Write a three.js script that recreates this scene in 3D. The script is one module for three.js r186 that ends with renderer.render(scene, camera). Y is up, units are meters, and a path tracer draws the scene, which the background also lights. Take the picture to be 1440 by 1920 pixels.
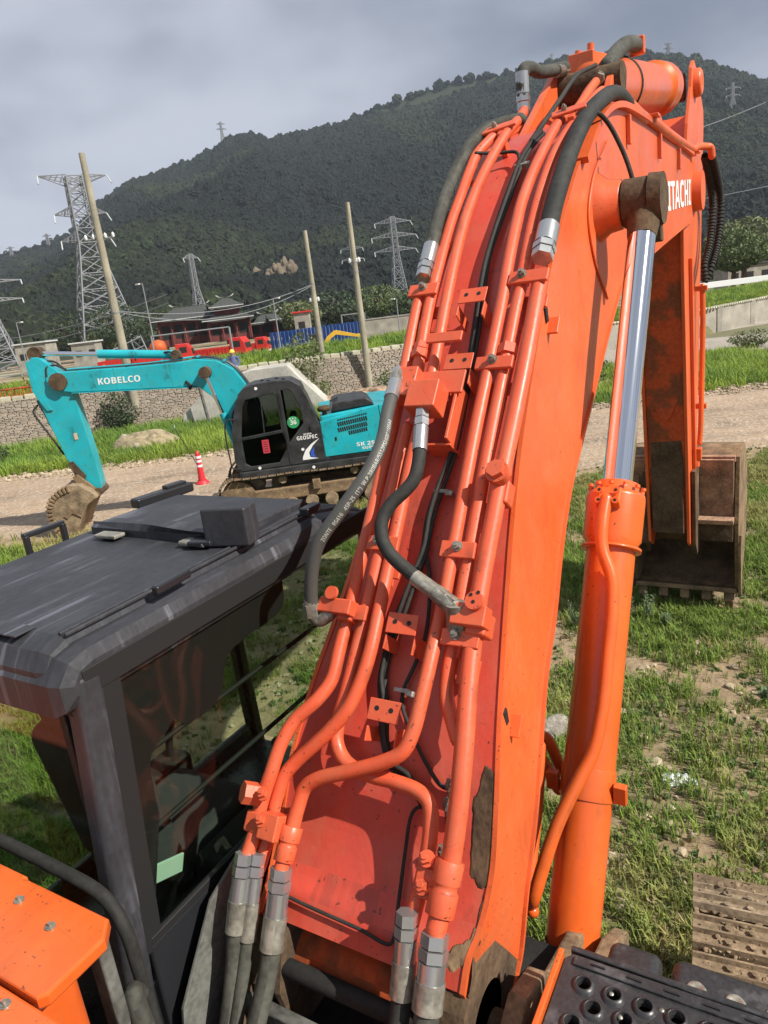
import * as THREE from 'three';
import { RoundedBoxGeometry } from 'three/addons/geometries/RoundedBoxGeometry.js';
import { TextGeometry } from 'three/addons/geometries/TextGeometry.js';
import { FontLoader } from 'three/addons/loaders/FontLoader.js';
import { MarchingCubes } from 'three/addons/objects/MarchingCubes.js';
import { mergeGeometries, mergeVertices } from 'three/addons/utils/BufferGeometryUtils.js';

// ---------------------------------------------------------------- camera, sky, sun, exposure
const scene = new THREE.Scene();
const D2R = Math.PI / 180;
const YAW = 31.5 * D2R;                       // the camera looks left of the excavator's forward (-z) axis
const camera = new THREE.PerspectiveCamera(71.24, 0.75, 0.05, 6000);
camera.position.set(0, 3.7, 0);
camera.rotation.order = 'YXZ';
camera.rotation.set(-15.99 * D2R, YAW, -7.0 * D2R);
scene.add(camera);

const renderer = new THREE.WebGLRenderer({ antialias: true });
renderer.toneMapping = THREE.LinearToneMapping;
renderer.toneMappingExposure = 1.3;
renderer.shadowMap.enabled = true;

// seeded random and noise
function mulberry(a) { return () => { a |= 0; a = a + 0x6D2B79F5 | 0; let t = Math.imul(a ^ a >>> 15, 1 | a); t = t + Math.imul(t ^ t >>> 7, 61 | t) ^ t; return ((t ^ t >>> 14) >>> 0) / 4294967296; }; }
let rnd = mulberry(7);
const rr = (a, b) => a + (b - a) * rnd();
const clamp = (v, a = 0, b = 1) => Math.min(b, Math.max(a, v));
const sstep = (a, b, v) => { const t = clamp((v - a) / (b - a)); return t * t * (3 - 2 * t); };
const lerp = (a, b, t) => a + (b - a) * t;
const HASH = new Float32Array(65536); { const r = mulberry(99); for (let i = 0; i < 65536; i++) HASH[i] = r(); }
function h3(x, y, z) { return HASH[((x * 73856093) ^ (y * 19349663) ^ (z * 83492791)) & 65535]; }
function n3(x, y, z = 0) {
  const X = Math.floor(x), Y = Math.floor(y), Z = Math.floor(z); let fx = x - X, fy = y - Y, fz = z - Z;
  fx = fx * fx * (3 - 2 * fx); fy = fy * fy * (3 - 2 * fy); fz = fz * fz * (3 - 2 * fz);
  const l = lerp;
  return l(l(l(h3(X, Y, Z), h3(X + 1, Y, Z), fx), l(h3(X, Y + 1, Z), h3(X + 1, Y + 1, Z), fx), fy),
    l(l(h3(X, Y, Z + 1), h3(X + 1, Y, Z + 1), fx), l(h3(X, Y + 1, Z + 1), h3(X + 1, Y + 1, Z + 1), fx), fy), fz);
}
function fbm(x, y, z = 0, o = 5) { let a = 0.5, s = 0, t = 0; for (let i = 0; i < o; i++) { s += a * n3(x, y, z + i * 7.3); t += a; x *= 2.03; y *= 2.03; z *= 2.03; a *= 0.5; } return s / t; }
// tileable 2D noise for textures (period p)
function tn(x, y, p, k = 0) {
  const X = Math.floor(x), Y = Math.floor(y); let fx = x - X, fy = y - Y; fx = fx * fx * (3 - 2 * fx); fy = fy * fy * (3 - 2 * fy);
  const m = (v) => ((v % p) + p) % p;
  return lerp(lerp(h3(m(X), m(Y), k), h3(m(X + 1), m(Y), k), fx), lerp(h3(m(X), m(Y + 1), k), h3(m(X + 1), m(Y + 1), k), fx), fy);
}
function tfbm(u, v, p, o, k = 0) { let a = 0.5, s = 0, t = 0; for (let i = 0; i < o; i++) { s += a * tn(u * p, v * p, p, k + i * 13); t += a; p *= 2; a *= 0.55; } return s / t; }

// broken cloud sky: grey-blue cloud layer with lighter openings
{
  const w = 1024, h = 512, d = new Float32Array(w * h * 4);
  for (let j = 0; j < h; j++) for (let i = 0; i < w; i++) {
    const el = (j + 0.5) / h * Math.PI - Math.PI / 2, az = (i + 0.5) / w * Math.PI * 2 - Math.PI;
    const y = Math.sin(el), c = Math.cos(el), x = c * Math.cos(az), z = c * Math.sin(az);
    const yy = Math.max(y, 0) + 0.16, px = x / yy, pz = z / yy;
    const n = fbm(px * 0.75 + 3.1, pz * 0.75 + 8.4, 2.2, 6), n2 = fbm(px * 2.2 + 11, pz * 2.2 - 4, 5.2, 5);
    const n4 = fbm(px * 5.5 + 2, pz * 5.5 + 7, 9.1, 4), m = sstep(0.33, 0.67, n * 0.60 + n2 * 0.28 + n4 * .12);
    const k = (j * w + i) * 4;
    d[k] = lerp(0.160, 0.44, m); d[k + 1] = lerp(0.193, 0.47, m); d[k + 2] = lerp(0.26, 0.55, m); d[k + 3] = 1;
  }
  const sky = new THREE.DataTexture(d, w, h, THREE.RGBAFormat, THREE.FloatType);
  sky.mapping = THREE.EquirectangularReflectionMapping; sky.magFilter = THREE.LinearFilter; sky.minFilter = THREE.LinearFilter; sky.needsUpdate = true;
  scene.background = sky; scene.environment = sky;
}
const sun = new THREE.DirectionalLight(new THREE.Color(1, 0.945, 0.86), 5);
sun.position.set(-4 + 72, 68, -8 + 2); sun.target.position.set(-4, 0, -8);
sun.castShadow = true; sun.shadow.radius = 1; sun.shadow.mapSize.set(4096, 4096);
Object.assign(sun.shadow.camera, { left: -60, right: 60, top: 60, bottom: -60, near: 1, far: 300 });
scene.add(sun, sun.target);
scene.fog = new THREE.FogExp2(new THREE.Color(0.62, 0.70, 0.80), 0.00016);

// ---------------------------------------------------------------- helpers
const V = (x, y, f) => new THREE.Vector3(x, y, -f);          // machine axes: right, up, forward
const cA = Math.cos(YAW), sA = Math.sin(YAW);
const UV2 = (u, v) => [u * cA - v * sA, u * sA + v * cA];     // view-aligned ground axes -> (right, forward)
const C = (u, y, v) => { const [x, f] = UV2(u, v); return V(x, y, f); };
const used = new Map(), ORI = new Map();
function numbered(n) { const k = used.get(n) || 0; used.set(n, k + 1); return k ? n + '_' + String(k).padStart(3, '0') : n; }
function thing(name, label, category, pos, group) {
  const o = new THREE.Group(); o.name = numbered(name); o.position.copy(pos); o.userData = { label, category };
  if (group) o.userData.group = group; scene.add(o); ORI.set(o, pos.clone()); return o;
}
function localThing(name, label, category, pos, rotY, group) { const o = thing(name, label, category, pos, group); o.rotation.y = rotY; ORI.set(o, new THREE.Vector3()); return o; }
function boxUV(g) {
  if (g.index) g = g.toNonIndexed();
  const p = g.attributes.position, n = p.count, uv = new Float32Array(n * 2), a = new THREE.Vector3(), b = new THREE.Vector3(), c = new THREE.Vector3();
  for (let i = 0; i < n; i += 3) {
    a.fromBufferAttribute(p, i); b.fromBufferAttribute(p, i + 1); c.fromBufferAttribute(p, i + 2);
    const e = b.clone().sub(a).cross(c.clone().sub(a)); const ax = Math.abs(e.x), ay = Math.abs(e.y), az = Math.abs(e.z);
    [a, b, c].forEach((q, k) => { const s = (i + k) * 2; if (ax >= ay && ax >= az) { uv[s] = q.z; uv[s + 1] = q.y; } else if (ay >= az) { uv[s] = q.x; uv[s + 1] = q.z; } else { uv[s] = q.x; uv[s + 1] = q.y; } });
  }
  g.setAttribute('uv', new THREE.BufferAttribute(uv, 2)); return g;
}
function shadow(m) { m.castShadow = true; m.receiveShadow = true; return m; }
function put(parent, name, geo, mat, o = {}) {
  const org = ORI.get(parent) || new THREE.Vector3();
  if (!o.uv && !o.pos) geo = boxUV(geo);
  let m;
  if (o.pos) { m = new THREE.Mesh(geo, mat); m.position.copy(o.pos).sub(org); if (o.rot) m.rotation.set(...o.rot); if (o.quat) m.quaternion.copy(o.quat); if (o.scale) m.scale.set(...o.scale); }
  else { geo.translate(-org.x, -org.y, -org.z); m = new THREE.Mesh(geo, mat); }
  m.name = name; if (o.label) m.userData.label = o.label; if (o.kind) m.userData.kind = o.kind;
  shadow(m); parent.add(m); ORI.set(m, org); return m;
}
function single(name, label, category, geo, mat, pos, group) {   // a thing that is one mesh
  geo = boxUV(geo); geo.translate(-pos.x, -pos.y, -pos.z);
  const m = shadow(new THREE.Mesh(geo, mat)); m.name = numbered(name); m.position.copy(pos); m.userData = { label, category }; if (group) m.userData.group = group; scene.add(m); return m;
}
function merge(list) { return mergeGeometries(list.map(g => { const q = g.index ? g.toNonIndexed() : g; for (const k of Object.keys(q.attributes)) if (!['position', 'normal', 'uv'].includes(k)) q.deleteAttribute(k); return q; })); }
const M4 = new THREE.Matrix4();
function prism(poly, x0, x1, bev = 0.004) {                       // poly in [forward, up], extruded along x
  const s = new THREE.Shape(poly.map(([f, y]) => new THREE.Vector2(f, y)));
  const g = new THREE.ExtrudeGeometry(s, { depth: Math.max(x1 - x0 - 2 * bev, 0.001), bevelEnabled: bev > 0, bevelThickness: bev, bevelSize: bev, bevelOffset: -bev, bevelSegments: 2, curveSegments: 10 });
  g.translate(0, 0, x0 + bev); g.rotateY(Math.PI / 2); return g;
}
function prismZ(poly, z0, z1, bev = 0.004, holes) {               // poly in [x, y], extruded along z
  const s = new THREE.Shape(poly.map(([f, y]) => new THREE.Vector2(f, y)));
  if (holes) for (const h of holes) s.holes.push(new THREE.Path(h.map(([f, y]) => new THREE.Vector2(f, y))));
  const g = new THREE.ExtrudeGeometry(s, { depth: Math.max(z1 - z0 - 2 * bev, 0.001), bevelEnabled: bev > 0, bevelThickness: bev, bevelSize: bev, bevelOffset: -bev, bevelSegments: 2 });
  g.translate(0, 0, z0 + bev); return g;
}
function slab(poly, y0, y1, bev = 0.004, holes) {                 // poly in [x, forward], extruded upward
  const s = new THREE.Shape(poly.map(([x, f]) => new THREE.Vector2(x, f)));
  if (holes) for (const [x, f, r] of holes) { const p = new THREE.Path(); p.absarc(x, f, r, 0, Math.PI * 2, true); s.holes.push(p); }
  const g = new THREE.ExtrudeGeometry(s, { depth: Math.max(y1 - y0 - 2 * bev, 0.001), bevelEnabled: bev > 0, bevelThickness: bev, bevelSize: bev, bevelOffset: -bev, bevelSegments: 2, curveSegments: 14 });
  g.rotateX(-Math.PI / 2); g.translate(0, y0 + bev, 0); return g;
}
function rbox(w, h, d, r = 0.008) { return new RoundedBoxGeometry(w, h, d, 2, Math.min(r, w * .45, h * .45, d * .45)); }
function boxAt(c, w, h, d, r, rx = 0, ry = 0, rz = 0) { const g = rbox(w, h, d, r); g.applyMatrix4(M4.makeRotationFromEuler(new THREE.Euler(rx, ry, rz))); g.translate(c.x, c.y, c.z); return g; }
const UP = new THREE.Vector3(0, 1, 0);
function cyl(a, b, r0, r1 = r0, seg = 16, open = false) {
  const d = b.clone().sub(a), g = new THREE.CylinderGeometry(r1, r0, d.length(), seg, 1, open);
  g.applyMatrix4(M4.makeRotationFromQuaternion(new THREE.Quaternion().setFromUnitVectors(UP, d.normalize())));
  const m = a.clone().add(b).multiplyScalar(.5); g.translate(m.x, m.y, m.z); return g;
}
function hexa(a, b, r) { const g = cyl(a, b, r, r, 6).toNonIndexed(); g.computeVertexNormals(); return g; }
function lathe(a, b, prof, seg = 20) {                            // prof: [t along a->b, radius]
  const L = a.distanceTo(b), g = new THREE.LatheGeometry(prof.map(([t, r]) => new THREE.Vector2(Math.max(r, 0.0005), t * L)), seg);
  g.applyMatrix4(M4.makeRotationFromQuaternion(new THREE.Quaternion().setFromUnitVectors(UP, b.clone().sub(a).normalize()))); g.translate(a.x, a.y, a.z); return g;
}
function curve(pts, t = 0.5) { return new THREE.CatmullRomCurve3(pts, false, 'centripetal', t); }
function tube(pts, r, n = 0, rs = 12, caps = true) {
  const c = curve(pts), g = new THREE.TubeGeometry(c, n || Math.max(8, pts.length * 6), r, rs, false);
  if (!caps) return g;
  const gs = [g];
  for (const t of [0, 1]) { const p = c.getPoint(t), s = new THREE.SphereGeometry(r * 0.99, rs, 6); s.translate(p.x, p.y, p.z); gs.push(s); }
  return merge(gs);
}
function grain(g, amp, sc, seed = 0) {                            // rough up a surface along its normals
  g = mergeVertices(g.deleteAttribute('uv') && g || g); const p = g.attributes.position; g.computeVertexNormals(); const n = g.attributes.normal;
  for (let i = 0; i < p.count; i++) { const k = (fbm(p.getX(i) * sc + seed, p.getY(i) * sc, p.getZ(i) * sc, 4) - .5) * 2 * amp; p.setXYZ(i, p.getX(i) + n.getX(i) * k, p.getY(i) + n.getY(i) * k, p.getZ(i) + n.getZ(i) * k); }
  g.computeVertexNormals(); return g;
}

// ---------------------------------------------------------------- textures and materials
function tex(n, fn, srgb = true, rep = 1) {
  const d = new Uint8Array(n * n * 4);
  for (let j = 0; j < n; j++) for (let i = 0; i < n; i++) { const c = fn(i / n, j / n, i, j), k = (j * n + i) * 4; d[k] = clamp(c[0]) * 255; d[k + 1] = clamp(c[1]) * 255; d[k + 2] = clamp(c[2]) * 255; d[k + 3] = 255; }
  const t = new THREE.DataTexture(d, n, n); t.wrapS = t.wrapT = THREE.RepeatWrapping; t.magFilter = THREE.LinearFilter; t.minFilter = THREE.LinearMipmapLinearFilter; t.generateMipmaps = true;
  if (srgb) t.colorSpace = THREE.SRGBColorSpace; t.repeat.set(rep, rep); t.needsUpdate = true; return t;
}
function again(t, rep, rep2) { const c = t.clone(); c.repeat.set(rep, rep2 || rep); c.needsUpdate = true; return c; }
// worn paint: light dust bloom, small chips and fine scratches (neutral, multiplies the paint colour)
const scratches = []; { const r = mulberry(5); for (let i = 0; i < 60; i++) scratches.push([r(), r(), r() * 6.28, 0.02 + r() * 0.07, r()]); }
const scr = new Float32Array(1024 * 1024); for (const [x, y, a, l, s] of scratches) for (let t = 0; t < l * 1024; t++) { const i = Math.floor((x * 1024 + Math.cos(a) * t + 1024) % 1024), j = Math.floor((y * 1024 + Math.sin(a) * t + 1024) % 1024); scr[j * 1024 + i] = 0.4 + s * .6; }
const T = {};
T.paint = tex(1024, (u, v, i, j) => {
  const a = tfbm(u, v, 5, 5), b = tfbm(u, v, 48, 3, 40), c = tfbm(u, v, 14, 4, 90);
  let k = 0.93 + (a - .5) * .14 + (b - .5) * .05; let R = k, G = k, B = k;
  const dust = sstep(.55, .8, c) * .16; R = lerp(R, .86, dust); G = lerp(G, .93, dust * 1.2); B = lerp(B, .98, dust);
  const chip = sstep(.84, .87, tfbm(u, v, 150, 2, 61)) * sstep(.55, .66, a) * .8; R = lerp(R, .45, chip); G = lerp(G, .5, chip); B = lerp(B, .6, chip);
  const s = scr[j * 1024 + i] * .22; return [R - s, G - s * .6, B - s * .5];
}, true, 0.8);
function paintTex(lin, dustAmt, seed, grime = .3, n = 1024) {       // paint with dust film, grease smears, chips and scratches
  const S = (c) => Math.pow(c, 1 / 2.2), P = lin.map(S), Du = [.66, .52, .40], Gr = [.20, .14, .11], Ru = [.36, .22, .15];
  return tex(n, (u, v, i, j) => {
    const a = tfbm(u, v, 4, 6, seed), b = tfbm(u, v, 60, 3, seed + 5), c = tfbm(u, v, 11, 5, seed + 9), e = tfbm(u, v, 7, 5, seed + 14), st = tn(u * 64, v * 4, 64, seed + 3) * .6 + tn(u * 150, v * 6, 150, seed + 4) * .4;
    const k = .95 + (a - .5) * .20 + (b - .5) * .05, o = [P[0] * k, P[1] * k, P[2] * k], mix = (q, t) => { for (let m = 0; m < 3; m++) o[m] = lerp(o[m], q[m], t); };
    mix(Du, dustAmt * (sstep(.42, .72, c) * .7 + sstep(.5, .8, st) * .25) * (.6 + b * .8));
    mix(Gr, grime * sstep(.60, .76, e) * (.35 + .65 * sstep(.35, .65, st)));
    mix(Ru, sstep(.83, .86, tfbm(u, v, 130, 2, seed + 21)) * sstep(.48, .6, a) * .8);
    const s = scr[(j * 1024 / n | 0) * 1024 + (i * 1024 / n | 0)]; if (s) mix(s > .7 ? Du : Gr, s * .35); return o;
  }, true, .7);
}
T.paintR = tex(512, (u, v) => { const a = tfbm(u, v, 6, 5, 20), b = tfbm(u, v, 60, 2, 9); const k = .72 + (a - .5) * .5 + (b - .5) * .15; return [k, k, k]; }, false, 0.8);
T.fine = tex(512, (u, v) => { const k = tfbm(u, v, 40, 4, 70); return [k, k, k]; }, false, 2);
T.lump = tex(512, (u, v) => { const k = tfbm(u, v, 10, 6, 33); return [k, k, k]; }, false, 1);
T.mud = tex(512, (u, v) => { const a = tfbm(u, v, 6, 6, 3), b = tfbm(u, v, 50, 3, 8); const k = .84 + (a - .5) * .62 + (b - .5) * .34; return [k, k * .975, k * .93]; }, true, 1.4);
T.streak = tex(1024, (u, v) => {   // long scuffs and dried dust runs, running along v
  const a = tn(u * 26, v * 3, 26 * 0 + 3 * 0 + 26, 4) * .5 + tn(u * 70, v * 5, 70, 5) * .3 + tn(u * 180, v * 8, 180, 6) * .2, b = tfbm(u, v, 5, 5, 31), c = tfbm(u, v, 90, 2, 52);
  const k = .58 + sstep(.46, .85, a) * sstep(.36, .70, b) * .62 + (b - .5) * .22 + (c - .5) * .12; return [k, k * 1.0, k * .99];
}, true, 1);
T.scuff = tex(512, (u, v) => { const a = tfbm(u, v, 5, 6, 57), b = tfbm(u, v, 60, 3, 58), c = tfbm(u, v, 16, 4, 59); const k = .66 + sstep(.52, .72, a * .6 + c * .4) * .34 + (b - .5) * .22; return [k, k * .985, k * .95]; }, true, 2);
T.rust = tex(512, (u, v) => { const a = tfbm(u, v, 5, 6, 13), b = tfbm(u, v, 40, 3, 18), s = sstep(.40, .68, a); return [lerp(.78, .52, s) + (b - .5) * .16, lerp(.34, .30, s) + (b - .5) * .12, lerp(.15, .18, s) + (b - .5) * .1]; }, true, 1.2);
T.concrete = tex(512, (u, v) => { const a = tfbm(u, v, 4, 6, 23), b = tfbm(u, v, 60, 2, 28); const k = .87 + (a - .5) * .32 + (b - .5) * .12; return [k, k * .985, k * .955]; }, true, 0.35);
T.leaf = tex(256, (u, v) => { const k = .75 + (tfbm(u, v, 8, 4, 44) - .5) * .8; return [k, k, k]; }, true, 1);
function mat(rgb, rough = .6, metal = 0, o = {}) { const m = new THREE.MeshPhysicalMaterial({ color: new THREE.Color().setRGB(...rgb), roughness: rough, metalness: metal, ...o }); return m; }
const M = {
  orange: mat([1, 1, 1], .60, 0, { map: paintTex([.80, .128, .026], .20, 201, .14), roughnessMap: T.paintR, bumpMap: T.fine, bumpScale: .0006, clearcoat: .1, clearcoatRoughness: .4 }),
  orangeFaded: mat([1, 1, 1], .60, 0, { map: paintTex([.66, .080, .046], .26, 231, .18), roughnessMap: T.paintR, bumpMap: T.fine, bumpScale: .0006, clearcoat: .06, clearcoatRoughness: .5 }),
  orangePipe: mat([1, 1, 1], .64, 0, { map: paintTex([.76, .108, .036], .24, 261, .25), roughnessMap: T.paintR, bumpMap: T.fine, bumpScale: .0006, clearcoat: .06, clearcoatRoughness: .5 }),
  orangeNew: mat([1, 1, 1], .46, 0, { map: paintTex([.82, .135, .016], .12, 291, .12), roughnessMap: T.paintR, clearcoat: .35, clearcoatRoughness: .25 }),
  rubber: mat([.034, .036, .034], .78, 0, { map: T.mud, bumpMap: T.fine, bumpScale: .0008 }),
  hoseDusty: mat([.088, .092, .080], .8, 0, { map: T.mud, bumpMap: T.fine, bumpScale: .001 }),
  blackPaint: mat([.020, .021, .024], .42, 0, { roughnessMap: T.paintR, bumpMap: T.fine, bumpScale: .0005 }),
  roof: mat([.115, .118, .138], .52, 0, { map: T.streak, bumpMap: T.fine, bumpScale: .0008 }),
  roofSide: mat([.115, .118, .138], .52, 0, { map: T.streak, bumpMap: T.fine, bumpScale: .0006 }),
  steel: mat([.56, .57, .56], .40, .75, { roughnessMap: T.paintR, map: T.paint }),
  zinc: mat([.44, .44, .40], .55, .45, { roughnessMap: T.paintR, map: T.mud }),
  chrome: mat([.83, .84, .86], .09, 1),
  mud: mat([.31, .22, .135], .95, 0, { map: T.mud, bumpMap: T.lump, bumpScale: .01 }),
  mudDark: mat([.135, .088, .052], .95, 0, { map: T.mud, bumpMap: T.lump, bumpScale: .012 }),
  rust: mat([.8, .75, .7], .85, 0, { map: T.rust, bumpMap: T.lump, bumpScale: .004 }),
  dark: mat([.020, .019, .018], .8, 0, { map: T.mud, bumpMap: T.fine, bumpScale: .001 }),
  greyPanel: mat([.17, .18, .175], .6, 0, { map: T.mud }),
  glass: mat([.82, .88, .82], .02, 0, { transmission: 1, thickness: 0, ior: 1.5, specularIntensity: .42 }),
  glassDark: mat([.30, .33, .31], .03, 0, { transmission: 1, thickness: 0, ior: 1.5, specularIntensity: .6 }),
  teal: mat([1, 1, 1], .45, 0, { map: paintTex([.008, .46, .54], .16, 321, .3), roughnessMap: T.paintR, clearcoat: .3, clearcoatRoughness: .3 }),
  blueGrey: mat([.052, .056, .064], .5, 0, { map: T.mud, roughnessMap: T.paintR }),
  white: mat([.78, .78, .76], .55), black: mat([.01, .01, .01], .7), red: mat([.62, .03, .02], .5, 0, { map: T.paint }), yellow: mat([.70, .42, .03], .5, 0, { map: T.paint }),
  concrete: mat([.42, .40, .36], .92, 0, { map: T.concrete, bumpMap: T.fine, bumpScale: .003 }),
  poleC: mat([.46, .43, .34], .9, 0, { map: T.concrete, bumpMap: T.fine, bumpScale: .003 }),
  plaster: mat([.46, .44, .39], .92, 0, { map: T.concrete, bumpMap: T.fine, bumpScale: .002 }),
  galv: mat([.25, .26, .27], .6, .2),
  fabric: mat([.045, .045, .05], .95), skinT: mat([.45, .28, .2], .7),
};
const font = await new FontLoader().loadAsync('fonts/droid/droid_sans_bold.typeface.json');
function text(str, h, depth = .002) { const g = new TextGeometry(str, { font, size: h, depth, curveSegments: 5, bevelEnabled: false }); g.computeBoundingBox(); const b = g.boundingBox; g.translate(-b.min.x, -b.min.y, 0); return { g, w: b.max.x - b.min.x, h: b.max.y - b.min.y }; }
Object.assign(M, {
  rustPaint: mat([.95, .82, .7], .8, 0, { map: T.rust, bumpMap: T.lump, bumpScale: .003 }),
  bucketWorn: mat([.48, .31, .22], .9, 0, { map: T.mud, bumpMap: T.lump, bumpScale: .006 }),
  mudWarm: mat([.36, .275, .185], .95, 0, { map: T.mud, bumpMap: T.lump, bumpScale: .01 }),
  stepPaint: mat([.085, .086, .095], .5, 0, { map: T.scuff, roughnessMap: T.paintR, bumpMap: T.fine, bumpScale: .0008 }),
});
M.mudPale = mat([.41, .33, .235], .95, 0, { map: T.mud, bumpMap: T.lump, bumpScale: .008 });
T.streak.repeat.set(.9, .5);
Object.assign(M, { wallStone: mat([.42, .365, .32], .95, 0, { map: T.mud, bumpMap: T.lump, bumpScale: .02 }), coping: mat([.66, .64, .50], .9, 0, { map: T.concrete }), coping2: mat([.56, .55, .42], .92, 0, { map: T.concrete }), bark: mat([.16, .12, .08], .95, 0, { map: T.mud }) });

// ---------------------------------------------------------------- ground
const WK = [[-60, 20], [-40, 24.5], [-15.6, 30.1], [-10.9, 31.3], [0, 33.1], [19.2, 40.9], [25.4, 45.8], [60, 76], [130, 140]];
function wallV(u) { if (u <= WK[0][0]) return WK[0][1]; for (let i = 1; i < WK.length; i++) if (u <= WK[i][0]) { const t = (u - WK[i - 1][0]) / (WK[i][0] - WK[i - 1][0]); return lerp(WK[i - 1][1], WK[i][1], t); } return WK[WK.length - 1][1]; }
const bermTop = (u) => lerp(1.70, 1.36, sstep(6, 16, u));
function grassMask(u, v) {
  const w = wallV(u), n = fbm(u * .55 + 5, v * .55 + 9, 1.5, 4), n2 = fbm(u * 2.1 + 15, v * 2.1, 4.5, 3), e = (fbm(u * .5, v * .5, 8, 3) - .5) * 2.2;
  if (v > w + .3) return sstep(17, 12, v - w);
  if (v < 14.6 + e * .6) { const dry = sstep(1.0, 2.6, Math.hypot((u - 3.0) * .9, (v - 4.3))) ; return clamp(sstep(.405, .535, n * .6 + n2 * .4) * (.4 + .6 * dry)) * sstep(14.4 + e * .6, 13.2 + e * .6, v); }
  if (v < 21.6 + e * .5) return 0;
  const strip = sstep(21.6 + e * .5, 22.4 + e * .5, v);
  const mid = sstep(1, 3.5, u) * sstep(12, 9, u);
  if (u < 6) return strip * sstep(w - 1.6, w - 2.6, v) * (1 - mid * sstep(.42, .6, n2));
  return strip * sstep(31.6 + e, 30.4 + e, v) * (1 - mid * sstep(.42, .6, n2)) ;
}
function groundH(u, v) {
  const w = wallV(u);
  if (v > w + .3) { const d = v - w; return bermTop(u) * sstep(18, 9.5, d) + (fbm(u * .3, v * .3, 3) - .5) * .25 * sstep(2, 5, d); }
  const k = sstep(0, 2, v) * (v < 14.5 ? 1 : .45);
  const rut = v > 14.5 && v < 21 ? -.05 * (Math.exp(-((v - 16.6) ** 2) * 3) + Math.exp(-((v - 18.9) ** 2) * 3)) : 0;
  return ((fbm(u * .9, v * .9, 6, 5) - .5) * .13 + (fbm(u * 5, v * 5, 2, 3) - .5) * .05) * k + rut - .01;
}
{
  const us = [], vs = [];
  for (let u = -400; u < -40; u += 24) us.push(u); for (let u = -40; u < -3; u += .7) us.push(u); for (let u = -3; u < 10; u += .1) us.push(u); for (let u = 10; u < 40; u += .8) us.push(u); for (let u = 40; u <= 400; u += 24) us.push(u);
  for (let v = -120; v < 0; v += 12) vs.push(v); for (let v = 0; v < 14; v += .1) vs.push(v); for (let v = 14; v < 33; v += .4) vs.push(v); vs.push(33.02, 33.31); for (let v = 33.8; v < 60; v += 1.2) vs.push(v); for (let v = 62; v < 420; v += 14) vs.push(v);
  const nu = us.length, nv = vs.length, pos = new Float32Array(nu * nv * 3), uv = new Float32Array(nu * nv * 2), idx = [];
  for (let j = 0; j < nv; j++) for (let i = 0; i < nu; i++) {
    const u = us[i]; let v = vs[j]; const w = wallV(u);
    if (v > 14) v = v <= 33.02 ? 14 + (v - 14) * (w - 14) / 19.02 : w + (v - 33);
    const p = C(u, groundH(u, v), v), k = j * nu + i; pos.set([p.x, p.y, p.z], k * 3); uv.set([(u + 24) / 40, v / 40], k * 2);
    if (i < nu - 1 && j < nv - 1) idx.push(k, k + 1, k + nu, k + 1, k + nu + 1, k + nu);
  }
  const g = new THREE.BufferGeometry(); g.setAttribute('position', new THREE.BufferAttribute(pos, 3)); g.setAttribute('uv', new THREE.BufferAttribute(uv, 2)); g.setIndex(idx); g.computeVertexNormals();
  const N = 2048, d = new Uint8Array(N * N * 4), toS = (l) => Math.pow(clamp(l), 1 / 2.2) * 255;
  for (let j = 0; j < N; j++) for (let i = 0; i < N; i++) {
    const u = i / N * 40 - 24, v = j / N * 40, k = (j * N + i) * 4, w = wallV(u);
    const a = n3(u * 1.3, v * 1.3, 2) * .5 + n3(u * 4.1, v * 4.1, 9) * .3 + n3(u * 13, v * 13, 5) * .2, b = h3(i, j, 3), st = n3(u * 24, v * 24, 7);
    let R = .30 + (a - .5) * .30 + (b - .5) * .08, G = R * .715, B = R * .41;
    if (v > 14.4 && v < 21.8) { R = .36 + (a - .5) * .14 + (b - .5) * .05 + (n3(u * .7, v * 5, 11) - .5) * .10; R *= 1 - .22 * (Math.exp(-((v - 16.6 - n3(u * .3, 1, 3) * .6) ** 2) * 6) + Math.exp(-((v - 18.9 - n3(u * .3, 5, 3) * .6) ** 2) * 6)) * n3(u * 2, v * .7, 17) * 1.6; G = R * .715; B = R * .465; }   // packed road
    if (v > w - 2.6 || (u > 8 && v > 31)) { R = .33 + (a - .5) * .2 + (b - .5) * .08; G = R * .87; B = R * .72; }
    const gr = (v < 14.4 ? .15 : 1) * sstep(.70, .78, st + b * .1); R = lerp(R, .55, gr * .5); G = lerp(G, .50, gr * .5); B = lerp(B, .42, gr * .5);    // pale stones and gravel
    if (j % 2 === 0 || true) { const m = (v > 22 || v < 14.6) ? grassMask(u, v) : 0; const t = m * .85; R = lerp(R, .125 + (a - .5) * .10, t); G = lerp(G, .125 + (a - .5) * .08, t); B = lerp(B, .045, t); }
    d[k] = toS(R); d[k + 1] = toS(G); d[k + 2] = toS(B); d[k + 3] = 255;
  }
  const map = new THREE.DataTexture(d, N, N); map.colorSpace = THREE.SRGBColorSpace; map.wrapS = map.wrapT = THREE.MirroredRepeatWrapping; map.magFilter = THREE.LinearFilter; map.minFilter = THREE.LinearMipmapLinearFilter; map.generateMipmaps = true; map.needsUpdate = true;
  const bump = again(T.lump, 40);
  const m = shadow(new THREE.Mesh(g, mat([1, 1, 1], .97, 0, { map, bumpMap: bump, bumpScale: .035 })));
  m.name = 'ground'; m.userData.kind = 'structure'; scene.add(m);
}

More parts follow.
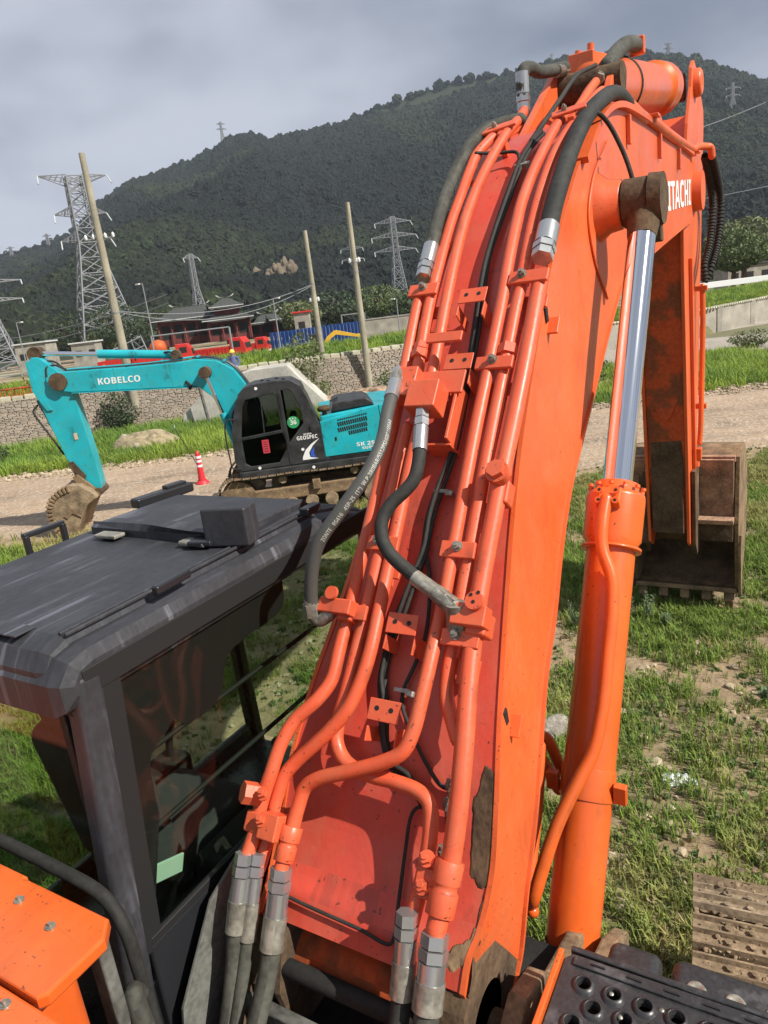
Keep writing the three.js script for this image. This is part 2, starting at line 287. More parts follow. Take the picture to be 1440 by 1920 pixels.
// ---------------------------------------------------------------- hills with forest
const RIDGE = [[-760, 95], [-525, 118], [-454, 123], [-411, 128], [-367, 136], [-334, 158], [-303, 177], [-276, 188], [-231, 191], [-189, 197], [-160, 205], [-138, 214], [-107, 217], [-85, 210], [-50, 216], [-8, 222], [20, 231], [48, 240], [90, 249], [131, 258], [171, 262], [218, 263], [275, 266], [308, 261], [385, 254], [473, 236], [507, 226], [548, 215], [624, 186], [800, 150]];
function ridgeH(u) { for (let i = 1; i < RIDGE.length; i++) if (u <= RIDGE[i][0]) return lerp(RIDGE[i - 1][1], RIDGE[i][1], clamp((u - RIDGE[i - 1][0]) / (RIDGE[i][0] - RIDGE[i - 1][0]))); return 150; }
const VR = 1000, V0 = 215;
function hillH(u, v) {
  const s = clamp((v - V0 - 40 * Math.sin(u * .012)) / (VR - V0)), crest = ridgeH(u * VR / Math.max(v, 300));
  const spur = (fbm(u * .0065 + 4, v * .0026, 3.3, 4) - .5), gully = (fbm(u * .016 + 9, v * .008 + 2, 1.2, 4) - .5);
  if (v > VR) return ridgeH(u) - (v - VR) * .45;
  return Math.max(crest * Math.pow(s, 1.3) + (spur * 92 + gully * 52) * Math.sin(Math.PI * Math.pow(s, .85)) * (1 - s * .55), -4);
}
{
  const nu = 200, nv = 120, pos = new Float32Array((nu + 1) * (nv + 1) * 3), col = new Float32Array((nu + 1) * (nv + 1) * 3), idx = [];
  for (let j = 0; j <= nv; j++) for (let i = 0; i <= nu; i++) {
    const u = -760 + 1560 * i / nu, v = V0 - 40 + (1180 - V0 + 40) * j / nv, k = j * (nu + 1) + i, h = hillH(u, v), p = C(u, h, v);
    pos.set([p.x, p.y, p.z], k * 3); const a = fbm(u * .05, v * .05, 2); col.set([.018 + a * .014, .026 + a * .016, .013], k * 3);
    if (i < nu && j < nv) idx.push(k, k + 1, k + nu + 1, k + 1, k + nu + 2, k + nu + 1);
  }
  const g = new THREE.BufferGeometry(); g.setAttribute('position', new THREE.BufferAttribute(pos, 3)); g.setAttribute('color', new THREE.BufferAttribute(col, 3)); g.setIndex(idx); g.computeVertexNormals();
  const m = shadow(new THREE.Mesh(g, new THREE.MeshStandardMaterial({ vertexColors: true, roughness: 1 }))); m.name = 'hill'; m.userData.kind = 'structure'; scene.add(m);
}
// bare rock cut on the slope
const cutAt = (k, e) => { for (let v = 235; v < 900; v += 2) if ((hillH(k * v, v) - 3.7) / v > e) return [k * v, v]; return [k * 500, 500]; };
const CUT = [[-.105, .040, 9], [-.090, .040, 10], [-.128, .048, 4]].map(([k, e, r]) => { const [u, v] = cutAt(k, e); return [u, v, r * v / 590]; });
{
  rnd = mulberry(21);
  const ico = new THREE.IcosahedronGeometry(1, 3), p = ico.attributes.position, key = new Map();
  for (let i = 0; i < p.count; i++) { const k = [p.getX(i), p.getY(i), p.getZ(i)].map(c => c.toFixed(3)).join(); if (!key.has(k)) key.set(k, rr(.70, 1.26)); const s = key.get(k); p.setXYZ(i, p.getX(i) * s, p.getY(i) * s * .95, p.getZ(i) * s); }
  ico.computeVertexNormals();
  const spots = []; rnd = mulberry(22);
  for (let t = 0; t < 320000 && spots.length < 90000; t++) {
    const v = V0 - 15 + (1040 - V0) * Math.pow(rnd(), .85), u = (rnd() - .5) * 2 * Math.min(760, v * .66 + 40);
    if (rnd() > Math.min(1, 520 / v)) continue;
    if (CUT.some(([a, b, r]) => Math.hypot(u - a, (v - b) * .55) < r)) continue;
    spots.push([u, v]);
  }
  const im = new THREE.InstancedMesh(ico, new THREE.MeshStandardMaterial({ color: 0xffffff, roughness: 1, map: T.leaf }), spots.length), q = new THREE.Quaternion(), e = new THREE.Euler(), sc = new THREE.Vector3(), c = new THREE.Color();
  spots.forEach(([u, v], i) => {
    const p = C(u, 0, v), r = (1.15 + 3.0 * rnd() * rnd()) * (v > 700 ? 1.3 : 1) * (1 + .25 * fbm(u * .04, v * .04, 9)); p.y = hillH(u, v) + r * .35;
    e.set(rr(-.3, .3), rr(0, 6.28), rr(-.3, .3)); q.setFromEuler(e); sc.set(r * rr(.85, 1.25), r * rr(.6, 1.6), r * rr(.85, 1.25)); im.setMatrixAt(i, M4.compose(p, q, sc));
    const a = fbm(u * .012 + 3, v * .009, 4, 4), b = rnd(), gold = sstep(.50, .66, a); const k = .5 + .75 * b;
    c.setRGB(lerp(.010, .036, gold) * k, lerp(.022, .056, gold) * k, lerp(.012, .017, gold) * k); im.setColorAt(i, c);
  });
  im.name = 'hillside_forest'; im.userData = { label: 'dense dark green forest covering the hillside', category: 'forest', kind: 'stuff' }; shadow(im); scene.add(im);
  // rock cut faces
  const rocks = []; rnd = mulberry(23);
  for (const [a, b, r] of CUT) for (let i = 0; i < 110; i++) { const u = a + rr(-r, r) * .7, v = b + rr(0, r) * .8, s = rr(1.4, 3.6) * b / 590, g = new THREE.IcosahedronGeometry(s, 1); const pp = C(u, hillH(u, v) + rr(-.1, 1.7) * r * (1 - Math.abs(u - a) / r * .6), v); g.scale(1, rr(.9, 2.2), .7); g.rotateY(rr(0, 6)); g.translate(pp.x, pp.y, pp.z); rocks.push(g); }
  const g = merge(rocks), pc = C(CUT[1][0], hillH(CUT[1][0], CUT[1][1]), CUT[1][1]);
  single('rock_outcrop', 'bare tan rock cut exposed on the forested hillside', 'rock', grain(g, .7, .5), mat([.24, .20, .145], .95, 0, { map: T.mud }), pc);
}

// ---------------------------------------------------------------- grass and stones
function blade(r, h, w, lean, az) {
  const x = Math.cos(az), z = Math.sin(az), px = -z * w, pz = x * w, l1 = lean * h * .35, l2 = lean * h;
  const b = [r[0], 0, r[1]], P = (l, y, k) => [[b[0] + x * l - px * k, y, b[2] + z * l - pz * k], [b[0] + x * l + px * k, y, b[2] + z * l + pz * k]];
  const [a0, a1] = P(0, -.01, 1), [m0, m1] = P(l1, h * .55, .8), t = [b[0] + x * l2, h * (1 - lean * .25), b[2] + z * l2];
  return [a0, a1, m1, a0, m1, m0, m0, m1, t].flat();
}
function tuft(seed, n, spread, h, w) {
  const r = mulberry(seed), a = []; for (let i = 0; i < n; i++) { const q = r() * 6.28, d = Math.sqrt(r()) * spread; a.push(...blade([Math.cos(q) * d, Math.sin(q) * d], h * (.5 + r() * .6), w * (.7 + r() * .6), .15 + r() * .75, r() * 6.28)); }
  const g = new THREE.BufferGeometry(); g.setAttribute('position', new THREE.BufferAttribute(new Float32Array(a), 3)); g.computeVertexNormals(); return g;
}
const M_grass = new THREE.MeshPhysicalMaterial({ color: 0xffffff, roughness: .85, transmission: .3, thickness: 0 });
M_grass.side = THREE.DoubleSide;
function grassField(name, label, geo, spots, colorFn) {
  const im = new THREE.InstancedMesh(geo, M_grass, spots.length), q = new THREE.Quaternion(), e = new THREE.Euler(), s = new THREE.Vector3(), c = new THREE.Color();
  spots.forEach(([u, v, k], i) => { const p = C(u, groundH(u, v), v); e.set(rr(-.12, .12), rr(0, 6.28), rr(-.12, .12)); q.setFromEuler(e); s.set(k * rr(.8, 1.2), k * rr(.7, 1.3), k * rr(.8, 1.2)); im.setMatrixAt(i, M4.compose(p, q, s)); c.setRGB(...colorFn(u, v)); im.setColorAt(i, c); });
  im.name = name; im.userData = { label, category: 'grass', kind: 'stuff' }; shadow(im); scene.add(im);
}
const gcol = (u, v) => { const a = fbm(u * .8 + 3, v * .8, 7, 3), b = rnd(), dry = sstep(.52, .75, a) * .7 + (b > .93 ? .6 : 0), k = .75 + .5 * rnd(); return [lerp(.185, .40, dry) * k, lerp(.275, .33, dry) * k, lerp(.026, .12, dry) * k]; };
const lush = (u, v) => { const a = fbm(u * .5 + 3, v * .5, 7, 3), k = .8 + .45 * rnd(), y = sstep(.4, .7, a); return [lerp(.15, .26, y) * k, lerp(.26, .355, y) * k, lerp(.020, .030, y) * k]; };
rnd = mulberry(31);
{
  const A = [], B = [], Cc = [], Dd = [];
  for (let i = 0; i < 260000 && A.length < 52000; i++) { const u = rr(-5, 10), v = 1.6 + 13 * Math.pow(rnd(), 1.3); const m = grassMask(u, v); if (rnd() < m) A.push([u, v, rr(.5, 1.15)]); else if (rnd() < .07) A.push([u, v, rr(.3, .6)]); }
  grassField('near_grass', 'short patchy grass and weeds growing from stony soil around the orange excavator', tuft(1, 14, .06, .135, .0048), A, gcol);
  { const W = []; for (let i = 0; i < 90000 && W.length < 16000; i++) { const u = rr(-4, 10), v = 1.8 + 12.6 * Math.pow(rnd(), 1.3); if (rnd() < .15 + .85 * grassMask(u, v)) W.push([u, v, rr(.5, 1.3)]); } grassField('ground_weeds', 'low broad-leaved weeds and dead stalks mixed into the patchy grass', tuft(9, 9, .05, .05, .012), W, (u, v) => { const d = rnd(), k = rr(.7, 1.2); return d > .72 ? [.34 * k, .27 * k, .14 * k] : [.11 * k, .19 * k, .04 * k]; }); }
  for (let i = 0; i < 60000 && B.length < 16000; i++) { const u = rr(-24, 16), v = rr(21.5, 40); if (v < wallV(u) - .3 && rnd() < grassMask(u, v)) B.push([u, v, rr(.6, 1.3)]); }
  grassField('verge_grass', 'lush bright green grass verge between the dirt road and the wall', tuft(2, 12, .14, .34, .011), B, lush);
  for (let i = 0; i < 60000 && Cc.length < 14000; i++) { const u = rr(-34, 44), d = .85 + 13 * Math.pow(rnd(), 1.3), v = wallV(u) + d; if (rnd() < grassMask(u, v)) Cc.push([u, v, rr(.6, 1.3) * (.55 + .45 * sstep(.8, 2.5, d))]); }
  grassField('bank_grass', 'tall green grass on the raised bank behind the stone wall', tuft(3, 12, .2, .5, .016), Cc, lush);
  for (let i = 0; i < 40000 && Dd.length < 6000; i++) { const u = rr(-16, -3), v = rr(7, 14.6); if (rnd() < grassMask(u, v)) Dd.push([u, v, rr(.6, 1.2)]); }
  grassField('roadside_grass', 'thin grass along the near edge of the dirt road by the blue bucket', tuft(4, 12, .09, .2, .008), Dd, gcol);
}
{
  const st = new THREE.IcosahedronGeometry(1, 1); { const p = st.attributes.position, key = new Map(); rnd = mulberry(41); for (let i = 0; i < p.count; i++) { const k = [p.getX(i), p.getY(i), p.getZ(i)].map(c => c.toFixed(3)).join(); if (!key.has(k)) key.set(k, rr(.65, 1.2)); const s = key.get(k); p.setXYZ(i, p.getX(i) * s, p.getY(i) * s * .6, p.getZ(i) * s * .85); } st.computeVertexNormals(); }
  const S = [];
  for (let i = 0; i < 14000; i++) { const u = rr(-6, 10), v = 1.5 + 13 * Math.pow(rnd(), 1.3); S.push([u, v, Math.pow(rnd(), 6) * .05 + .005]); }
  for (let i = 0; i < 5000; i++) { const u = rr(-22, 16), e = (rnd() + rnd() - 1) * .9; S.push([u, 21.7 + e, Math.pow(rnd(), 2.5) * .09 + .015]); }
  for (let i = 0; i < 2500; i++) { const u = rr(-24, 6); S.push([u, wallV(u) - rr(.3, 2.3), Math.pow(rnd(), 2.5) * .10 + .02]); }
  const im = new THREE.InstancedMesh(st, mat([1, 1, 1], .95), S.length), q = new THREE.Quaternion(), e = new THREE.Euler(), c = new THREE.Color();
  S.forEach(([u, v, s], i) => { const p = C(u, groundH(u, v) + s * .15, v); e.set(rr(-.5, .5), rr(0, 6), rr(-.5, .5)); q.setFromEuler(e); im.setMatrixAt(i, M4.compose(p, q, new THREE.Vector3(s, s, s))); const k = rr(.5, 1.1); c.setRGB(.46 * k, .37 * k, .25 * k); im.setColorAt(i, c); });
  im.name = 'gravel'; im.userData = { label: 'loose pale gravel and small stones on the soil', category: 'gravel', kind: 'stuff' }; shadow(im); scene.add(im);
}

// ---------------------------------------------------------------- orange excavator
const XC = -1.17, HOSE_V = 0.0;
const EX = thing('orange_excavator', 'large orange excavator with black cab seen from above its own deck, boom raised ahead', 'excavator', V(XC, 0, .2));
// boom top line [forward, up, half width], and underside partner
const PR = [[1.40, 1.76, .385], [1.458, 1.831, .386], [1.513, 1.873, .398], [1.617, 1.995, .410], [1.708, 2.165, .404], [1.845, 2.373, .378], [2.005, 2.57, .348], [2.138, 2.737, .326], [2.265, 2.901, .307], [2.455, 3.14, .286], [2.608, 3.32, .277], [2.875, 3.631, .268], [3.049, 3.812, .263], [3.34, 4.06, .259], [3.573, 4.235, .256], [3.826, 4.392, .255], [4.05, 4.48, .255], [4.36, 4.546, .255], [5.29, 4.585, .255], [7.30, 4.60, .255]];
const PB = [[1.50, 1.42], [1.58, 1.42], [1.75, 1.50], [1.84, 1.72], [2.0, 1.93], [2.187, 2.13], [2.37, 2.28], [2.58, 2.43], [2.77, 2.63], [3.008, 2.825], [3.242, 2.98], [3.55, 3.17], [3.72, 3.28], [3.93, 3.42], [4.1, 3.53], [4.30, 3.645], [4.45, 3.69], [4.7, 3.735], [5.25, 3.825], [7.30, 4.12]];
const topC = new THREE.CatmullRomCurve3(PR.map(([f, y, w]) => new THREE.Vector3(f, y, w)), false, 'centripetal');
const botC = new THREE.CatmullRomCurve3(PB.map(([f, y]) => new THREE.Vector3(f, y, 0)), false, 'centripetal');
const NT = 600, TOP = []; for (let i = 0; i <= NT; i++) { const p = topC.getPoint(i / NT), q = topC.getTangent(i / NT), l = Math.hypot(q.x, q.y); TOP.push({ f: p.x, y: p.y, w: p.z, tf: q.x / l, ty: q.y / l }); }
function ob(x, f, h = 0) {              // point on the boom's top surface raised by h, at forward distance f
  for (let i = 1; i <= NT; i++) { const a = TOP[i - 1], b = TOP[i], fa = a.f - a.ty * h, fb = b.f - b.ty * h; if (fb >= f || i === NT) { const t = clamp((f - fa) / (fb - fa || 1), -3, 1); return { p: V(x, lerp(a.y + a.tf * h, b.y + b.tf * h, t), f), a: Math.atan2(b.ty, b.tf), w: b.w }; } }
}
function onB(x, f, h) { return ob(x, f, h).p; }
function boomBox(x, f, h, w, t, l, r = .006, ry = 0) { const o = ob(x, f, h), g = rbox(w, t, l, r); if (ry) g.rotateY(ry); g.rotateX(o.a); g.translate(o.p.x, o.p.y, o.p.z); return g; }
function boomDir(f) { const o = ob(0, f, 0); return { n: new THREE.Vector3(0, Math.cos(o.a), Math.sin(o.a)), t: new THREE.Vector3(0, Math.sin(o.a), -Math.cos(o.a)) }; }

// boom shell: side plates stand 6 mm proud of the top plate
function stationGeo(fn, n = 110) {       // fn(t) -> ring of 4 corner points
  const pos = [], tri = (a, b, c) => pos.push(a.x, a.y, a.z, b.x, b.y, b.z, c.x, c.y, c.z), quad = (a, b, c, d) => { tri(a, b, c); tri(a, c, d); };
  let prev = fn(0); quad(prev[3], prev[2], prev[1], prev[0]);
  for (let i = 1; i <= n; i++) { const cur = fn(i / n); for (let k = 0; k < 4; k++) quad(prev[k], prev[(k + 1) % 4], cur[(k + 1) % 4], cur[k]); prev = cur; }
  quad(prev[0], prev[1], prev[2], prev[3]);
  let g = new THREE.BufferGeometry(); g.setAttribute('position', new THREE.BufferAttribute(new Float32Array(pos), 3)); g.computeVertexNormals(); return g;
}
const st = (t) => { const a = topC.getPoint(t), b = botC.getPoint(t), q = topC.getTangent(t), l = Math.hypot(q.x, q.y); return { a, b, n: [-q.y / l, q.x / l], w: a.z }; };
const boom = put(EX, 'boom', stationGeo(t => { const { a, b, n, w } = st(t), d = .014; return [V(XC - w + .012, a.y, a.x), V(XC + w - .012, a.y, a.x), V(XC + w - .012, a.y - n[1] * d, a.x - n[0] * d), V(XC - w + .012, a.y - n[1] * d, a.x - n[0] * d)]; }, 140), M.orangeFaded);
for (const s of [-1, 1]) put(boom, 'side_plate', stationGeo(t => { const { a, b, n, w } = st(t), e = .006, o = XC + s * w, i = XC + s * (w - .016), lo = Math.min(o, i), hi = Math.max(o, i); const A = [a.x + n[0] * e, a.y + n[1] * e]; return [V(lo, A[1], A[0]), V(hi, A[1], A[0]), V(hi, b.y, b.x), V(lo, b.y, b.x)]; }, 140), M.orange);
put(boom, 'bottom_plate', stationGeo(t => { const { a, b, w } = st(t); return [V(XC - w - .012, b.y + .004, b.x + .004), V(XC + w + .012, b.y + .004, b.x + .004), V(XC + w + .012, b.y - .010, b.x + .014), V(XC - w - .012, b.y - .010, b.x + .014)]; }, 100), M.orange);
// raised flange along the crest of the right and left plates
for (const s of [-1, 1]) put(boom, 'flange', tubeRect([[3.55, .0], [3.8, .012], [4.05, .02], [4.36, .022], [5.0, .022], [5.29, .02], [6.2, .02], [7.2, .02]].map(([f, h]) => onB(XC + s * .262, f, h)), .055, .03), M.orange);
function tubeRect(pts, w, h) {
  const c = curve(pts), n = pts.length * 6; const fn = (t) => { const p = c.getPoint(t), q = c.getTangent(t), s = new THREE.Vector3(1, 0, 0), u = s.clone().cross(q).normalize().multiplyScalar(-1); if (u.y < 0) u.negate(); const S = s.multiplyScalar(w / 2), U = u.multiplyScalar(h / 2); return [p.clone().sub(S).add(U), p.clone().add(S).add(U), p.clone().add(S).sub(U), p.clone().sub(S).sub(U)]; };
  return stationGeo(fn, n);
}
for (const f of [4.55, 5.55, 6.4]) put(boom, 'side_tab', boxAt(V(XC + .27, ob(0, f).p.y - .09, f), .022, .15, .035, .004), M.orange);
for (const [x, y, f] of [[-.895, 3.545, 2.90], [-.795, 2.335, 1.925]]) { const tb = put(boom, 'lifting_tab', boxAt(V(x + .012, y, f), .05, .012, .075, .003, .9), M.orange); put(tb, 'tab_slot', boxAt(V(x - .004, y + .045, f - .03), .012, .06, .03, .003, .2), M.black); }
// small holes beside the pipes
// arm-cylinder mounting ears and tip lugs
put(boom, 'cylinder_bracket', prism([[3.72, 4.30], [3.95, 4.43], [4.62, 4.86], [4.72, 4.91], [4.82, 4.88], [4.86, 4.78], [4.80, 4.55], [4.7, 4.5]], XC - .185, XC - .145, .006), M.orange);
put(boom, 'cylinder_bracket', prism([[4.35, 4.5], [4.60, 4.76], [4.70, 4.83], [4.80, 4.83], [4.88, 4.74], [4.92, 4.5]], XC + .135, XC + .175, .006), M.orange);
for (const s of [-1, 1]) put(boom, 'tip_boss', cyl(V(XC + s * .25, 4.34, 7.36), V(XC + s * .33, 4.34, 7.36), .17, .16, 26), M.orange);
put(boom, 'tip_end', prism([[7.24, 4.61], [7.4, 4.58], [7.52, 4.46], [7.54, 4.32], [7.46, 4.18], [7.3, 4.12], [7.2, 4.11]], XC + .24, XC + .256, .004), M.orange);
put(boom, 'tip_end', prism([[7.24, 4.61], [7.4, 4.58], [7.52, 4.46], [7.54, 4.32], [7.46, 4.18], [7.3, 4.12], [7.2, 4.11]], XC - .256, XC - .24, .004), M.orange);
put(boom, 'cylinder_boss', lathe(V(XC + .20, 4.035, 3.885), V(XC + .37, 4.035, 3.885), [[0, .165], [.35, .16], [.6, .125], [.95, .115], [1, .10], [1, 0]], 30), M.orange);
put(boom, 'cylinder_boss', lathe(V(XC - .20, 4.035, 3.885), V(XC - .37, 4.035, 3.885), [[0, .21], [.35, .20], [.75, .125], [.95, .115], [1, .10], [1, 0]], 30), M.orange);
put(boom, 'reinforcing_rib', tube([V(-.905, 4.36, 4.05), V(-.906, 4.15, 3.72), V(-.906, 3.98, 3.62), V(-.906, 3.80, 3.70), V(-.906, 3.6, 3.95)], .006, 40, 6), M.orange);
{ // white lettering on the side of the boom
  const t = text('HITACHI', .21, .003); t.g.scale(1.42 / t.w, .205 / t.h, 1); t.g.rotateZ(.09); t.g.rotateY(Math.PI / 2); t.g.translate(-.9135, 4.09, -5.70); put(boom, 'lettering', t.g, M.white, { label: 'white HITACHI lettering' });
}
// foot lugs and pin
for (const s of [-1, 1]) put(boom, 'foot_lug', prism([[1.30, 1.55], [1.36, 1.72], [1.48, 1.80], [1.66, 1.78], [1.80, 1.6], [1.78, 1.42], [1.62, 1.28], [1.44, 1.28], [1.33, 1.4]], XC + s * .33 - .07, XC + s * .33 + .07, .02), M.mudDark);
put(boom, 'foot_crossbar', cyl(V(XC - .40, 1.56, 1.50), V(XC + .40, 1.56, 1.50), .115, .115, 28), M.rustPaint);
put(boom, 'foot_pin', cyl(V(XC - .56, 1.5, 1.52), V(XC + .56, 1.5, 1.52), .06, .06, 20), M.mudDark);

// ---- pipes: [right, forward, height over plate]
const run = (a) => a.map(([x, f, h]) => onB(x, f, h));
const lin = (x0, f0, x1, f1, h, n) => Array.from({ length: n + 1 }, (_, i) => [lerp(x0, x1, i / n), lerp(f0, f1, i / n), h]);
const RP = .0245;
const P = {
  A: [[-1.56, 1.40, .16], [-1.558, 1.45, .16], [-1.553, 1.51, .16], [-1.53, 1.555, .16], [-1.517, 1.612, .15], [-1.49, 1.67, .135], [-1.425, 1.73, .12], [-1.397, 1.79, .10], [-1.398, 1.87, .095], ...lin(-1.40, 1.95, -1.395, 2.42, .09, 6), [-1.408, 2.59, .09], [-1.428, 2.80, .09], [-1.431, 2.86, .09]],
  B: [...lin(-1.335, 2.43, -1.335, 1.86, .08, 6), [-1.338, 1.79, .08], [-1.347, 1.735, .08], [-1.338, 1.693, .08], [-1.29, 1.664, .08], [-1.19, 1.652, .08], [-1.10, 1.652, .08], [-1.01, 1.647, .08], [-.965, 1.63, .085], [-.948, 1.59, .09], [-.948, 1.52, .1], [-.953, 1.42, .1]],
  C: [...lin(-1.285, 2.43, -1.283, 2.06, .08, 4), [-1.27, 1.95, .10], [-1.263, 1.86, .11], [-1.272, 1.795, .11], [-1.30, 1.735, .11], [-1.364, 1.682, .11], [-1.474, 1.617, .11], [-1.507, 1.588, .115], [-1.522, 1.545, .12], [-1.526, 1.49, .12], [-1.524, 1.41, .12]],
  D: [[-1.428, 1.41, .14], [-1.425, 1.47, .14], [-1.419, 1.535, .135], [-1.402, 1.57, .13], [-1.36, 1.586, .13], [-1.25, 1.610, .13], [-1.12, 1.641, .13], [-1.06, 1.664, .13], [-1.036, 1.70, .13], [-1.026, 1.76, .13], [-1.026, 1.86, .12], ...lin(-1.036, 1.98, -1.042, 2.6, .09, 7), ...lin(-1.046, 2.8, -1.078, 3.18, .09, 4), [-1.074, 3.36, .09], [-1.062, 3.55, .09], [-1.05, 3.70, .095]],
  E: [[-.905, 1.752, .07], [-.935, 1.785, .07], [-.966, 1.822, .07], [-.976, 1.87, .075], ...lin(-.976, 1.95, -.984, 2.82, .08, 10), [-.998, 3.05, .08], [-1.009, 3.25, .08], [-1.007, 3.45, .08], [-.985, 3.63, .08], [-.95, 3.77, .085]],
  F: [[-.862, 1.41, .13], [-.857, 1.50, .13], [-.852, 1.60, .12], [-.866, 1.72, .11], [-.886, 1.83, .105], [-.902, 1.94, .10], [-.912, 2.05, .09], [-.908, 2.25, .09], [-.902, 2.45, .088], [-.902, 2.65, .085], [-.910, 2.86, .08]],
  G1: [[-1.342, 2.55, .09], [-1.356, 2.67, .09], [-1.37, 2.80, .09], [-1.378, 2.95, .09], [-1.393, 3.12, .09], [-1.402, 3.30, .09], [-1.414, 3.46, .09], [-1.41, 3.55, .10], [-1.38, 3.66, .10], [-1.36, 3.73, .10]],
  G2: [[-1.275, 2.55, .09], [-1.284, 2.68, .09], [-1.294, 2.80, .09], [-1.308, 2.95, .09], [-1.326, 3.13, .09], [-1.332, 3.30, .09], [-1.324, 3.52, .09], [-1.305, 3.68, .10], [-1.29, 3.82, .10], [-1.29, 3.93, .11]],
};
for (const k of Object.keys(P)) put(boom, 'hydraulic_pipe', tube(run(P[k]), k === 'F' ? .031 : RP, P[k].length * 7, 14), M.orangePipe);
function ringNut(x, f, h, r, len, m, name = 'union_nut') { const d = boomDir(f).t.multiplyScalar(len / 2), p = onB(x, f, h); return put(boom, name, hexa(p.clone().sub(d), p.clone().add(d), r), m); }
ringNut(-1.352, 2.635, .09, .038, .035, M.orangePipe); ringNut(-1.353, 2.66, .09, .034, .03, M.orangePipe); ringNut(-.982, 2.64, .08, .038, .04, M.orangePipe); ringNut(-.982, 2.605, .08, .034, .03, M.orangePipe);
// clamps
function bolt(parent, p, dir, r = .014, len = .02, m = M.zinc) { const a = p.clone(), b = p.clone().add(dir.clone().multiplyScalar(len)); const w = put(parent, 'bolt', merge([hexa(a, b, r), cyl(a.clone().sub(dir.clone().multiplyScalar(.003)), a.clone().add(dir.clone().multiplyScalar(.004)), r * 1.35, r * 1.35, 14), cyl(b, b.clone().add(dir.clone().multiplyScalar(.008)), r * .55, r * .5, 8)]), m); return w; }
function clamp2(x, f, h, w, len = .06, bx = 0) { const o = put(boom, 'pipe_clamp', merge([boomBox(x, f, h + .026, w, .016, len, .005), boomBox(x, f, h - .04, w * .9, .012, len, .004), boomBox(x, f, (h - .04) / 2, .03, h - .03, len * .8, .004)]), M.orangePipe); bolt(o, onB(x + bx, f, h + .034), boomDir(f).n); return o; }
clamp2(-1.402, 2.82, .09, .135); clamp2(-.948, 2.83, .082, .16, .06, -.025); clamp2(-1.013, 2.57, .085, .15, .055, -.005); clamp2(-1.01, 2.10, .085, .13); clamp2(-1.31, 2.105, .082, .13, .055, -.02); clamp2(-1.367, 1.93, .095, .125, .055, -.005); clamp2(-.935, 1.90, .1, .135, .055, -.015);
for (const [x, f, w] of [[-1.345, 3.70, .17], [-1.0, 3.70, .16]]) { const o = put(boom, 'pipe_clamp', merge([boomBox(x, f, .125, w, .014, .06, .005, .25), boomBox(x + .02, f, .06, .03, .12, .05, .004)]), M.orangePipe); bolt(o, onB(x - .02, f, .13), boomDir(f).n, .012); }
// drilled bracket channels
for (const [x, f] of [[-1.17, 2.79], [-1.165, 2.585], [-1.165, 1.93], [-1.163, 1.745]]) {
  const h = .108, o = put(boom, 'cable_bracket', merge([boomBox(x, f, h, .118, .006, .072, .003), boomBox(x + .056, f, h / 2 - .002, .006, h - .004, .066, .002), boomBox(x - .056, f, h / 2 - .002, .006, h - .004, .05, .002)]), M.orangePipe), d = boomDir(f);
  for (const s of [-1, 1]) { const p = onB(x + s * .027, f, h + .0035); put(o, 'bolt_hole', cyl(p, p.clone().add(d.n.clone().multiplyScalar(.0012)), .0085, .0085, 14), M.black); }
}
// valve block with its stand
{
  const o = put(boom, 'valve_block', merge([boomBox(-1.335, 2.47, .15, .10, .085, .13, .006), boomBox(-1.225, 2.40, .175, .125, .10, .115, .006)]), M.orangePipe);
  put(o, 'stand_plate', merge([boomBox(-1.205, 2.50, .13, .19, .012, .10, .004), boomBox(-1.135, 2.47, .065, .012, .13, .24, .003), boomBox(-1.18, 2.40, .05, .11, .10, .01, .003)]), M.orangePipe);
  put(o, 'stand_plate', boomBox(-1.215, 2.585, .17, .15, .012, .045, .004), M.orangePipe);
}
// elbow blocks at the lower hose ends
{
  const o = put(boom, 'elbow_block', merge([boomBox(-1.415, 1.915, .145, .135, .06, .055, .006), boomBox(-1.385, 1.945, .10, .06, .09, .07, .008)]), M.orangePipe); for (const x of [-1.43]) { const p = onB(x, 1.915, .178), n = boomDir(1.915).n; put(o, 'cap', cyl(p, p.clone().add(n.multiplyScalar(.012)), .026, .024, 20), M.orangePipe); }
  const q = put(boom, 'elbow_block', merge([boomBox(-.905, 1.93, .145, .12, .065, .07, .006), boomBox(-.885, 1.955, .10, .07, .09, .08, .01)]), M.orangePipe); const p = onB(-.885, 1.93, .18), n = boomDir(1.93).n; put(q, 'cap', cyl(p, p.clone().add(n.multiplyScalar(.014)), .032, .030, 22), M.orangePipe); for (const [dx, df] of [[-.012, 0], [.012, .006], [0, -.014]]) { const b = onB(-.885 + dx, 1.93 + df, .194); put(q, 'bolt_hole', cyl(b, b.clone().add(boomDir(1.93).n.multiplyScalar(.002)), .006, .006, 10), M.black); }
}
{ const p = onB(-.905, 2.27, .115), n = boomDir(2.27).n; const o = put(boom, 'pipe_plug', merge([cyl(p, p.clone().add(n.clone().multiplyScalar(.035)), .044, .042, 20), boomBox(-.905, 2.27, .07, .075, .07, .085, .01)]), M.orangePipe); put(o, 'plug_head', hexa(p.clone().add(n.clone().multiplyScalar(.033)), p.clone().add(n.clone().multiplyScalar(.06)), .032), M.orangePipe); }
